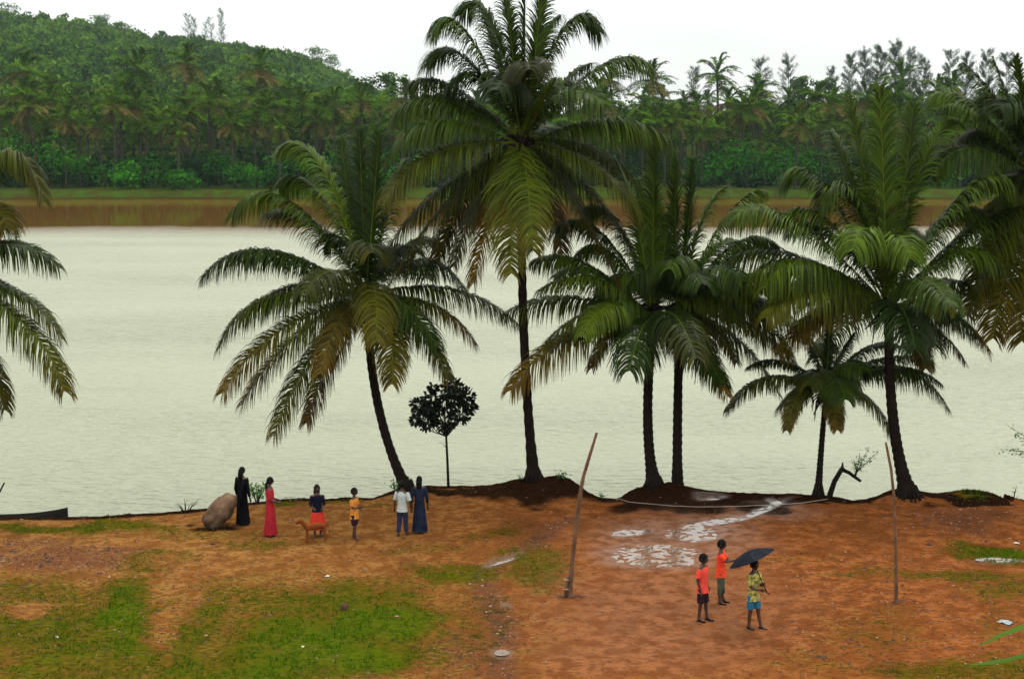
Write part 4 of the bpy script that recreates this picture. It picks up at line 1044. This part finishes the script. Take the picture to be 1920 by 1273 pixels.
# boat at the left edge
def boat():
    c = at_z(-110, 990, WZ); root = empty('dugout_boat', (c.x, c.y + .5, WZ)); tag(root, 'dark wooden dugout boat moored at the left edge of the bank', 'boat')
    mb = MB(); N = 24; vs = []; fs = []; Lh = 3.75
    prof = [(-1, 1), (-.85, .35), (-.45, 0), (0, -.08), (.45, 0), (.85, .35), (1, 1), (.88, 1), (.72, .4), (.3, .12), (0, .08), (-.3, .12), (-.72, .4), (-.88, 1)]
    for i in range(N + 1):
        f = -1 + 2 * i / N; w = .40 * (1 - abs(f) ** 2.6) + .03; sh = .30 + .22 * abs(f) ** 3
        for (u, v) in prof: vs.append((f * Lh, u * w, -.12 + v * sh + .12 * abs(f) ** 4))
    n = len(prof)
    fs = [(i * n + k, i * n + (k + 1) % n, (i + 1) * n + (k + 1) % n, (i + 1) * n + k) for i in range(N) for k in range(n)] + [tuple(range(n)), tuple(N * n + k for k in range(n))[::-1]]
    mb.add(vs, fs); mb.build('hull', M['boatwood'], root)
    for f in (-1.8, 0, 1.8):
        q = MB(); q.tube([(f, -.36, .12), (f, .36, .12)], [(.09, .02), (.09, .02)], 6, flat=(1, 0, 0)); q.build('thwart', M['boatwood'], root)
    q = MB(); q.tube([at_y(-20, 960, c.y + .5) - root.location, at_y(8, 905, c.y + .4) - root.location], [.03, .025], 7)
    o = q.build('punt_pole', M['bark']); o.location = root.location; tag(o, 'dark punt pole standing slanted in the boat', 'pole')
M['boatwood'] = plain('tarred_wood', (.010, .008, .007), .8, .4, 5, .3, .1, (1, 4, 4))
boat()

# poles
def pole(pts_, rad, label, extra=None):
    b = on_ground(*pts_[0]); root = empty('wooden_pole', b); tag(root, label, 'pole', 'thin poles stuck in the earth')
    P = [at_y(a, c, b.y) - b for a, c in pts_]; P[0] = Vector((0, 0, -.2)); cv = []; rd = []
    for i in range(len(P) - 1):
        for k in range(6): cv.append(P[i].lerp(P[i + 1], k / 6)); rd.append((rad[i] + (rad[i + 1] - rad[i]) * k / 6) * (1 + random.uniform(-.10, .10)))
    cv.append(P[-1]); rd.append(rad[-1])
    mb = MB(); mb.tube(cv, rd, 8); mb.build('shaft', M['pole'], root)
    if extra: extra(root, b)
    return root
def stub(root, b):
    mb = MB(); mb.tube([(-.10, .0, -.15), (-.085, 0, .2), (-.045, 0, .52)], [(.045, .03), (.045, .03), (.04, .03)], 7); mb.build('bracing_stake', M['pole'], root)
    q = MB(); 
    for z in (.2, .42): q.tube([(-.15 + z * .05, 0, z), (-.04, -.05, z), (.06, 0, z), (-.04, .05, z), (-.15 + z * .05, 0, z)], .012, 5, cap=False)
    q.build('binding', M['rope'], root)
    m = MB()
    for k in range(9): m.blob((-.28 + .07 * k, random.uniform(-.08, .08), .0), (.06, .05, .035), k, 7, .3)
    m.build('packed_earth', M['stone'], root)
def heap(root, b):
    m = MB()
    for k in range(5): m.blob((-.10 + .05 * k, random.uniform(-.05, .05), .0), (.05, .045, .025), k, 7, .3)
    m.build('packed_earth', M['stone'], root)
pole([(1068, 1120), (1073, 1050), (1081, 985), (1088, 925), (1094, 893), (1107, 850), (1119, 811)], [.058, .052, .05, .045, .042, .036, .03], 'crooked wooden pole with a stake bound to its foot, bending right at the top', stub)
pole([(1681, 1131), (1680, 1040), (1677, 940), (1671, 880), (1661, 829)], [.045, .04, .033, .03, .026], 'thin wooden pole leaning left at the top in front of the thick flared palm', heap)
# rope lying over the bank
pr_ = [(1155, 934), (1180, 942), (1215, 945), (1260, 949), (1310, 951), (1380, 950), (1450, 947), (1500, 944), (1560, 935)]
mb = MB(); P = []
for a, b2 in zip(pr_[:-1], pr_[1:]):
    for k in range(8):
        t = k / 8; p = on_ground(a[0] + (b2[0] - a[0]) * t, a[1] + (b2[1] - a[1]) * t); P.append(p + Vector((0, 0, .012)))
mb.tube(P, .008, 5); tag(mb.build('rope', M['rope']), 'pale rope lying along the dark bank below the pair of palms', 'rope')

# ---------------------------------------------------------------- people
def skin_mesh(name, verts, edges, radii, root_i, sub=2):
    me = bpy.data.meshes.new(name + '_tmp'); me.from_pydata([tuple(v) for v in verts], edges, []); me.update()
    o = bpy.data.objects.new(name + '_tmp', me); COL.objects.link(o)
    md = o.modifiers.new('s', 'SKIN'); md.use_smooth_shade = True
    if not me.skin_vertices: 
        me.attributes  # layer is created with the modifier
    sv = me.skin_vertices[0].data
    for i, rd in enumerate(radii):
        sv[i].radius = rd if isinstance(rd, tuple) else (rd, rd); sv[i].use_root = (i == root_i)
    ss = o.modifiers.new('u', 'SUBSURF'); ss.levels = sub; ss.render_levels = sub
    dg = bpy.context.evaluated_depsgraph_get(); dg.update()
    out = bpy.data.meshes.new_from_object(o.evaluated_get(dg)); out.name = name
    bpy.data.objects.remove(o); bpy.data.meshes.remove(me)
    return out
CL = {}
def cloth(name, c, var=.18, scale=14, rough=.85):
    if name not in CL: CL[name] = plain(name, c, rough, var, scale, .2, .03)
    return CL[name]
def person(px, py, H, face, label, arms, legs, top, bottom, hair='short', kid=False, lean=0.0, shoes=None, headturn=0.0, shawl=None, group=None):
    """face: heading in degrees, 0 = towards the camera, 90 = towards the right of the photo.
    arms/legs: ((joint), (end)) in units of H in the person's frame (x their left when facing viewer = photo right, -y forward)"""
    b = on_ground(px, py)
    root = empty('person', b, R(face)); tag(root, label, 'person', group)
    hh = H / (6.4 if kid else 7.4); shz = .805 if kid else .82; sw = .098; hipz = .50 if not kid else .47
    ln = lambda z: Vector((0, -lean * max(0, z - hipz), 0))
    def J(p): return Vector((p[0] * H, p[1] * H, p[2] * H)) + ln(p[2]) * H
    V = []; E = []; Rd = []
    def add(p, r, par=None):
        V.append(p); Rd.append(r if isinstance(r, tuple) else r)
        if par is not None: E.append((par, len(V) - 1))
        return len(V) - 1
    pel = add(J((0, 0, hipz + .03)), .068 * H); wa_ = add(J((0, 0, hipz + .12)), .060 * H, pel); ch = add(J((0, 0, .72)), .070 * H, wa_); nb = add(J((0, .005, shz)), .045 * H, ch)
    nk = add(J((0, 0, shz + .045)), .030 * H, nb); hd = add(J((0, 0, shz + .075)), .032 * H, nk)
    limbs = []
    for sgn, (el, wr) in zip((-1, 1), arms):
        s = add(J((sgn * sw, 0, shz - .015)), .032 * H, nb); e1 = add(J(el), .022 * H, s); w = add(J(wr), .015 * H, e1)
        d = (V[w] - V[e1]).normalized(); pm = add(V[w] + d * .035 * H, (.020 * H, .012 * H), w)
        side = d.cross(Vector((0, 1, 0)));
        if side.length < .3: side = d.cross(Vector((0, 0, 1)))
        side.normalize(); curl = side.cross(d)
        for k, fl in enumerate((.036, .043, .046, .041, .032)):
            if k == 0:      # thumb, leaving the side of the palm
                q = add(V[w] + d * .02 * H + side * .018 * H, .0058 * H, pm); add(V[q] + (d * .6 + side * .6).normalized() * .028 * H, .0045 * H, q)
            else:
                q = add(V[pm] + d * .014 * H + side * (.016 - .0105 * (k - 1)) * H, .0056 * H, pm); q2 = add(V[q] + (d + curl * .25).normalized() * fl * .5 * H, .0052 * H, q); add(V[q2] + (d + curl * .8).normalized() * fl * .5 * H, .004 * H, q2)
        limbs.append((V[s], V[e1], V[w]))
    feet = []
    for sgn, (kn, an) in zip((-1, 1), legs):
        h0 = add(J((sgn * .050, 0, hipz)), .052 * H, pel); k0 = add(J(kn), .032 * H, h0); c0 = add(V[k0].lerp(J(an), .35) + Vector((0, .008 * H, 0)), .030 * H, k0); a0 = add(J(an), .019 * H, c0)
        he = add(V[a0] + Vector((0, .018 * H, -.024 * H)), .018 * H, a0); t0 = add(V[a0] + Vector((sgn * .010 * H, -.085 * H, -.032 * H)), (.022 * H, .012 * H), a0)
        feet.append((V[a0], V[t0])); limbs.append((V[h0], V[k0], V[a0]))
    me = skin_mesh('body', V, E, Rd, pel)
    # head sculpted on top, joined into the same body mesh
    bm = bmesh.new(); bm.from_mesh(me); hc = V[hd] + Vector((0, -.008 * H, hh * .42))
    Rt = Matrix.Rotation(R(headturn), 3, 'Z')
    u, v = 20, 14; ring = []
    for i in range(v + 1):
        th = math.pi * i / v; row = []
        for k in range(u):
            q = 2 * math.pi * k / u; d = Vector((math.sin(th) * math.sin(q), -math.sin(th) * math.cos(q), math.cos(th)))
            rx, ry, rz = hh * .37, hh * .44, hh * .50
            if d.z < 0: rx *= 1 - .30 * d.z ** 2; ry *= 1 - .15 * d.z ** 2
            p = Vector((d.x * rx, d.y * ry, d.z * rz))
            if d.y < -.3:
                nose = math.exp(-(d.x / .14) ** 2 - ((d.z + .12) / .16) ** 2); p.y -= nose * hh * .10
                sock = math.exp(-((abs(d.x) - .33) / .14) ** 2 - ((d.z - .06) / .10) ** 2); p.y += sock * hh * .035
                p.y -= math.exp(-(d.x / .25) ** 2 - ((d.z + .45) / .07) ** 2) * hh * .025; p.y -= math.exp(-(d.x / .25) ** 2 - ((d.z + .80) / .12) ** 2) * hh * .04
            p += Vector((0, 0, 0)); row.append(bm.verts.new(hc + Rt @ p))
        ring.append(row)
    for i in range(v):
        for k in range(u):
            f = (ring[i][k], ring[i + 1][k], ring[i + 1][(k + 1) % u], ring[i][(k + 1) % u]); bm.faces.new(f)
    for sgn in (-1, 1):
        m4 = Matrix.Translation(hc + Rt @ Vector((sgn * hh * .37, hh * .02, -hh * .02))) @ Matrix.Diagonal((hh * .035, hh * .07, hh * .11, 1)); bmesh.ops.create_uvsphere(bm, u_segments=8, v_segments=6, radius=1, matrix=m4)
    bmesh.ops.recalc_face_normals(bm, faces=bm.faces); bm.to_mesh(me); bm.free()
    link('body', me, M['skin'], root, True)
    for sgn in (-1, 1):
        q = MB(); q.blob(hc + Rt @ Vector((sgn * hh * .13, -hh * .385, hh * .03)), (hh * .05, hh * .03, hh * .03), 1, 8, 0); q.build('eye', M['eye'], root)
    # hair: a cap, longer for women
    q = MB(); vs = []; fs = []; u, v = 22, 12
    for i in range(v + 1):
        th = math.pi * .66 * i / v
        for k in range(u):
            a = 2 * math.pi * k / u; fr = max(0, math.cos(a)); t2 = th * (1 - .42 * fr ** 1.5)
            d = Vector((math.sin(t2) * math.sin(a), -math.sin(t2) * math.cos(a), math.cos(t2))); s = 1 + .03 * math.sin(9 * a + 3 * i)
            vs.append(hc + Rt @ Vector((d.x * hh * .385 * s, d.y * hh * .455 * s + hh * .012, d.z * hh * .525 * s)))
    fs = [(i * u + k, (i + 1) * u + k, (i + 1) * u + (k + 1) % u, i * u + (k + 1) % u) for i in range(v) for k in range(u)]
    q.add(vs, fs)
    if hair == 'plait':
        q.tube([hc + Vector((0, hh * .4, -hh * .2)), hc + Vector((0, hh * .5, -hh * .9)), hc + Vector((0, hh * .5, -hh * 1.9))], [hh * .2, hh * .15, hh * .05], 8)
    if hair == 'long':
        q.tube([hc + Vector((0, hh * .2, hh * .1)), hc + Vector((0, hh * .36, -hh * .5)), hc + Vector((0, hh * .42, -hh * 1.3))], [(hh * .38, hh * .22), (hh * .40, hh * .18), (hh * .25, hh * .06)], 12, flat=(1, 0, 0))
    if hair == 'bun':
        q.blob(hc + Vector((0, hh * .5, -hh * .15)), (hh * .2,) * 3, 2, 10, .1)
    q.build('hair', M['hair'], root)
    # upper garment
    tname, tmat, tlen, sleeve = top
    q = MB(); fat = 1.0; xs_ = (1, 0, 0)
    zs = [(shz + .018, .050, .040), (shz + .005, .078, .050), (shz - .03, .104, .062), (.74, .100, .070), (.66, .088, .066), (hipz + .12, .086, .066), (hipz + .05, .096, .075)]
    zs = [z for z in zs if z[0] > tlen + .02] + [(tlen, zs[-1][1] if tlen < hipz + .06 else .090, zs[-1][2] if tlen < hipz + .06 else .07)]
    if tlen < hipz + .06: zs[-1] = (tlen, .106, .090)
    q.tube([J((0, 0, z)) for z, _, _ in zs], [(a * H, c * H) for _, a, c in zs], 20, flat=xs_, cap=False)
    for (s, e1, w) in limbs[:2]:
        if sleeve <= 0: continue
        n_ = 5; pl = []; rl = []
        if sleeve <= 1: chain = [s + (s - e1) * .12, s, s.lerp(e1, .5 * sleeve), s.lerp(e1, sleeve)]; rl = [.030 * H, .042 * H, .040 * H, .041 * H]
        else: chain = [s + (s - e1) * .12, s, s.lerp(e1, .5), e1, e1.lerp(w, .5), e1.lerp(w, sleeve - 1)]; rl = [.030 * H, .040 * H, .036 * H, .031 * H, .028 * H, .026 * H]
        q.tube(chain, rl, 12, cap=False)
    q.build(tname, tmat, root)
    # lower garment
    bname, bmat, blen, kind = bottom
    q = MB()
    if kind == 'legs':
        q.tube([J((0, 0, hipz + .10)), J((0, 0, hipz + .04)), J((0, 0, hipz - .03))], [(.082 * H, .063 * H), (.092 * H, .070 * H), (.088 * H, .066 * H)], 18, flat=xs_, cap=False)
        for (h0, k0, a0) in limbs[2:]:
            tot = hipz - blen; t1 = hipz - .27
            if blen > .27: ch_ = [h0 + Vector((0, 0, .03 * H)), h0.lerp(k0, .4), h0.lerp(k0, min(1, tot / t1))]; rl = [.052 * H, .056 * H, .055 * H]
            else: ch_ = [h0 + Vector((0, 0, .03 * H)), h0.lerp(k0, .5), k0, k0.lerp(a0, .5), k0.lerp(a0, min(.97, (.27 - blen) / .23))]; rl = [.052 * H, .050 * H, .042 * H, .040 * H, .038 * H]
            q.tube(ch_, rl, 14, cap=False)
    else:
        rows = 12; n_ = 44; vs = []; hz = hipz + .11
        rf = random.Random(int(px)); ph = rf.uniform(0, 6)
        cx_ = (limbs[2][2] + limbs[3][2]) / 2
        for i in range(rows + 1):
            f = i / rows; z = hz + (blen - hz) * f; wdt = (.080 + kind * f ** .8); dpt = (.062 + kind * .85 * f ** .8)
            for k in range(n_):
                a = 6.283 * k / n_; fold = 1 + (.03 + .10 * f) * math.sin(9 * a + ph + f) * f + .03 * f * math.sin(17 * a)
                p = J((0, 0, z)) + Vector((cx_.x * f, cx_.y * f * .8, 0)); vs.append(p + Vector((math.cos(a) * wdt * H * fold, math.sin(a) * dpt * H * fold, 0)))
        q.add(vs, [(i * n_ + k, i * n_ + (k + 1) % n_, (i + 1) * n_ + (k + 1) % n_, (i + 1) * n_ + k) for i in range(rows) for k in range(n_)])
    q.build(bname, bmat, root)
    if shawl:
        q = MB(); q.tube([J((-.10, -.03, shz)), J((-.03, -.085, .74)), J((.05, -.08, .62)), J((.10, 0, .55))], [(.035 * H, .01 * H)] * 4, 8, flat=(0, 0, 1)); q.tube([J((-.10, -.02, shz)), J((-.07, .075, .72)), J((-.05, .09, .50)), J((-.05, .09, .36))], [(.04 * H, .01 * H)] * 4, 8, flat=(1, 0, 0)); q.build('shawl', shawl, root)
    if shoes:
        for a0, t0 in feet:
            q = MB(); m_ = (a0 + t0) / 2; q.tube([a0 + Vector((0, .028 * H, -.030 * H)), m_ + Vector((0, 0, -.018 * H)), t0 + Vector((0, -.02 * H, -.004 * H))], [(.022 * H, .012 * H), (.026 * H, .012 * H), (.018 * H, .010 * H)], 10, flat=(1, 0, 0)); q.build('sandal', shoes, root)
    return root
M['eye'] = plain('eye', (.02, .015, .012), .2, .1)
STAND = (((-.055, -.005, .265), (-.055, .01, .042)), ((.055, -.005, .265), (.055, .01, .042)))
STEP = (((-.05, -.03, .265), (-.055, -.05, .042)), ((.055, .01, .265), (.06, .06, .042)))
ARM0 = (((-.135, .01, .63), (-.14, -.03, .49)), ((.135, .01, .63), (.14, -.03, .49)))
ARMF = (((-.13, .0, .64), (-.09, -.12, .60)), ((.13, 0, .64), (.09, -.12, .60)))
black = cloth('black_cloth', (.004, .0035, .005)); red = cloth('crimson_cloth', (.30, .018, .026), .35, 22); navy = cloth('navy_cloth', (.007, .007, .018)); rskirt = cloth('scarlet_cloth', (.50, .035, .020), .2)
orange = cloth('orange_cloth', (.50, .19, .035), .3, 9); dshort = cloth('dark_shorts', (.022, .012, .016)); pale = cloth('pale_shirt_cloth', (.36, .40, .38), .15); jean = cloth('dark_blue_trousers', (.020, .026, .060), .3)
blued = cloth('dark_blue_dress_cloth', (.012, .018, .036), .5, 6); pinkred = cloth('coral_red_shirt', (.66, .065, .045), .15); redsh = cloth('bright_red_shirt', (.66, .055, .022), .2); olive = cloth('grey_green_shorts', (.065, .075, .055), .3)
patt = cloth('yellow_patterned_shirt', (.30, .27, .075), .85, 16); cyan = cloth('blue_shorts', (.022, .11, .17), .2)
person(456, 984, 1.58, 150, 'woman dressed all in black standing beside the boulder', ARM0, STAND, ('blouse', black, .60, 1.8), ('long_skirt', black, .03, .045), hair='long', shawl=black)
person(508, 1004, 1.56, 100, 'woman in a long crimson dress looking to the river', ARMF, STAND, ('blouse', red, .58, .9), ('long_skirt', red, .035, .055), hair='plait')
person(596, 1006, 1.38, 15, 'girl in a dark top and scarlet skirt standing behind the calf', ARMF, STAND, ('dark_top', navy, .50, 1.5), ('skirt', rskirt, .16, .09), hair='long', kid=True)
person(665, 1011, 1.36, 70, 'child in an orange top and dark shorts stepping near the middle of the group', (((-.12, -.02, .64), (-.08, -.13, .66)), ((.12, -.02, .62), (.05, -.13, .58))), STEP, ('orange_top', orange, .42, .7), ('shorts', dshort, .30, 'legs'), kid=True)
person(755, 1005, 1.48, 160, 'boy in a pale shirt and dark trousers in front of the curved palm', (((-.15, 0, .63), (-.15, -.05, .50)), ((.15, .0, .63), (.16, -.02, .50))), STEP, ('shirt', pale, .46, .8), ('trousers', jean, .08, 'legs'), kid=True)
person(787, 999, 1.52, 175, 'woman in a long dark blue dress beside the boy in the pale shirt', ARM0, STAND, ('blouse', blued, .58, 1.3), ('long_skirt', blued, .04, .05), hair='long')
person(1316, 1163, 1.48, 55, 'boy in a coral red shirt and black shorts, nearest of the three to the left', (((-.125, .02, .63), (-.12, -.03, .49)), ((.125, .02, .63), (.12, -.03, .50))), (((-.055, -.005, .265), (-.055, .02, .042)), ((.06, -.03, .265), (.065, -.05, .042))), ('shirt', pinkred, .44, .7), ('shorts', dshort, .29, 'legs'), kid=True, shoes=black)
person(1350, 1131, 1.46, 75, 'boy in a bright red shirt holding both arms out towards the umbrella', (((-.10, -.10, .70), (-.07, -.22, .735)), ((.10, -.10, .67), (.08, -.235, .665))), (((-.05, -.005, .265), (-.05, .0, .042)), ((.05, -.02, .265), (.055, -.04, .042))), ('shirt', redsh, .44, .7), ('shorts', olive, .24, 'legs'), kid=True, shoes=black)
boy = person(1411, 1177, 1.50, 40, 'boy in a yellow patterned shirt and blue shorts under the umbrella', (((-.11, -.05, .62), (-.02, -.13, .60)), ((.10, -.06, .62), (.03, -.16, .68))), (((-.055, .0, .265), (-.058, .02, .042)), ((.055, -.05, .27), (.065, -.10, .042))), ('shirt', patt, .42, .75), ('shorts', cyan, .30, 'legs'), kid=True, shoes=black)
# the umbrella, held in his hands
def umbrella():
    Yb = boy.location.y
    hand = boy.matrix_basis @ Vector((.02 * 1.5, -.17 * 1.5, .67 * 1.5))
    top = at_y(1405, 1036, hand.y + .02)
    ax = (top - hand).normalized()
    root = empty('umbrella', hand); tag(root, 'open dark blue black umbrella tilted over the boy in the yellow shirt', 'umbrella')
    ap = top - hand
    ax = (ax + Vector((0, .16, 0))).normalized()
    X_ = ax.orthogonal().normalized(); Y_ = ax.cross(X_)
    q = MB(); vs = [ap + ax * .04]; rows = 7; n_ = 32; Rr = .52
    for i in range(1, rows + 1):
        f = i / rows
        for k in range(n_):
            a = 6.283 * k / n_; sc = 1 - .07 * f * abs(math.sin(4 * a)); drp = .17 * f * f + .012 * f * abs(math.sin(4 * a))
            vs.append(ap + ax * (.04 - drp) + (X_ * math.cos(a) + Y_ * math.sin(a)) * Rr * f * sc)
    fs = [(0, 1 + k, 1 + (k + 1) % n_) for k in range(n_)] + [(1 + i * n_ + k, 1 + (i + 1) * n_ + k, 1 + (i + 1) * n_ + (k + 1) % n_, 1 + i * n_ + (k + 1) % n_) for i in range(rows - 1) for k in range(n_)]
    q.add(vs, fs); c = q.build('canopy', M['umb'], root, False); md = c.modifiers.new('t', 'SOLIDIFY'); md.thickness = .004
    q = MB(); q.tube([Vector((0, 0, 0)) - ap.normalized() * .12, ap, ap + ax * .10], [.010, .008, .005], 8); q.build('shaft', M['bark'], root)
    q = MB(); d = -ap.normalized(); q.tube([d * .08, d * .17, d * .21 + Vector((.03, 0, 0)), d * .18 + Vector((.06, 0, .01))], .014, 8); q.build('handle', M['bark'], root)
    for k in range(8):
        a = 6.283 * k / 8; q = MB(); dd = X_ * math.cos(a) + Y_ * math.sin(a); q.tube([ap + ax * .03, ap + dd * Rr * .5 - ax * .02, ap + dd * Rr * .98 - ax * .17], .005, 5); q.build('rib', M['bark'], root)
M['umb'] = plain('umbrella_cloth', (.0035, .006, .010), .6, .4, 5, .1, .08)
umbrella()
# calf
def calf():
    b = on_ground(592, 1016); root = empty('calf', b, R(-90 + 12)); root.scale = (.9,) * 3; tag(root, 'small reddish brown calf standing side on in front of the girl in the scarlet skirt', 'calf')
    V = []; E = []; Rd = []
    def add(p, r, par=None):
        V.append(Vector(p)); Rd.append(r)
        if par is not None: E.append((par, len(V) - 1))
        return len(V) - 1
    # faces -y in its own frame
    mid = add((0, 0, .47), .105); chs = add((0, -.19, .47), .115, mid); sh = add((0, -.30, .50), .085, chs); nk = add((0, -.37, .59), .060, sh); hd = add((0, -.44, .65), .060, nk); mz = add((0, -.53, .59), .042, hd); add((0, -.57, .56), .034, mz)
    lo = add((0, .17, .49), .100, mid); rp = add((0, .29, .50), .085, lo); tl = add((0, .36, .50), .016, rp); t2 = add((.02, .40, .36), .012, tl); add((.02, .40, .24), .020, t2)
    for s in (-1, 1):
        e1 = add((s * .07, -.25, .38), .042, chs); k = add((s * .07, -.24, .22), .034, e1); f = add((s * .07, -.25, .08), .026, k); add((s * .07, -.27, .015), .032, f)
        h = add((s * .075, .25, .36), .055, rp); k = add((s * .075, .20, .30), .034, h) ; hk = add((s * .075, .31, .19), .034, k); f = add((s * .075, .28, .07), .026, hk); add((s * .075, .26, .015), .032, f)
        er = add((s * .055, -.41, .69), .018, hd); add((s * .14, -.38, .68), .022, er)
    me = skin_mesh('body', V, E, Rd, 0); link('body', me, plain('calf_hide', (.15, .040, .010), .9, .35, 6, .1, .02), root, True)
    for s in (-1, 1):
        q = MB(); q.blob((s * .055, -.47, .66), (.012, .012, .012), 1, 8, 0); q.build('eye', M['eye'], root)
calf()

# ---------------------------------------------------------------- haze
def haze():
    mb = MB(); x0, x1, y0, y1, z0, z1 = -1300, 1300, -60, 1500, -140, 130
    vs = [(x, y, z) for z in (z0, z1) for y in (y0, y1) for x in (x0, x1)]
    mb.add(vs, [(0, 2, 3, 1), (4, 5, 7, 6), (0, 1, 5, 4), (2, 6, 7, 3), (0, 4, 6, 2), (1, 3, 7, 5)])
    m = bpy.data.materials.new('haze_air'); m.use_nodes = True; n = m.node_tree.nodes; l = m.node_tree.links; n.clear()
    out = n.new('ShaderNodeOutputMaterial'); pv = n.new('ShaderNodeVolumePrincipled')
    pv.inputs['Color'].default_value = (.74, .97, .93, 1); pv.inputs['Density'].default_value = HAZE
    l.new(pv.outputs[0], out.inputs['Volume'])
    o = mb.build('haze', m, None, False); tag(o, kind='stuff')
HAZE = 0.00007
haze()
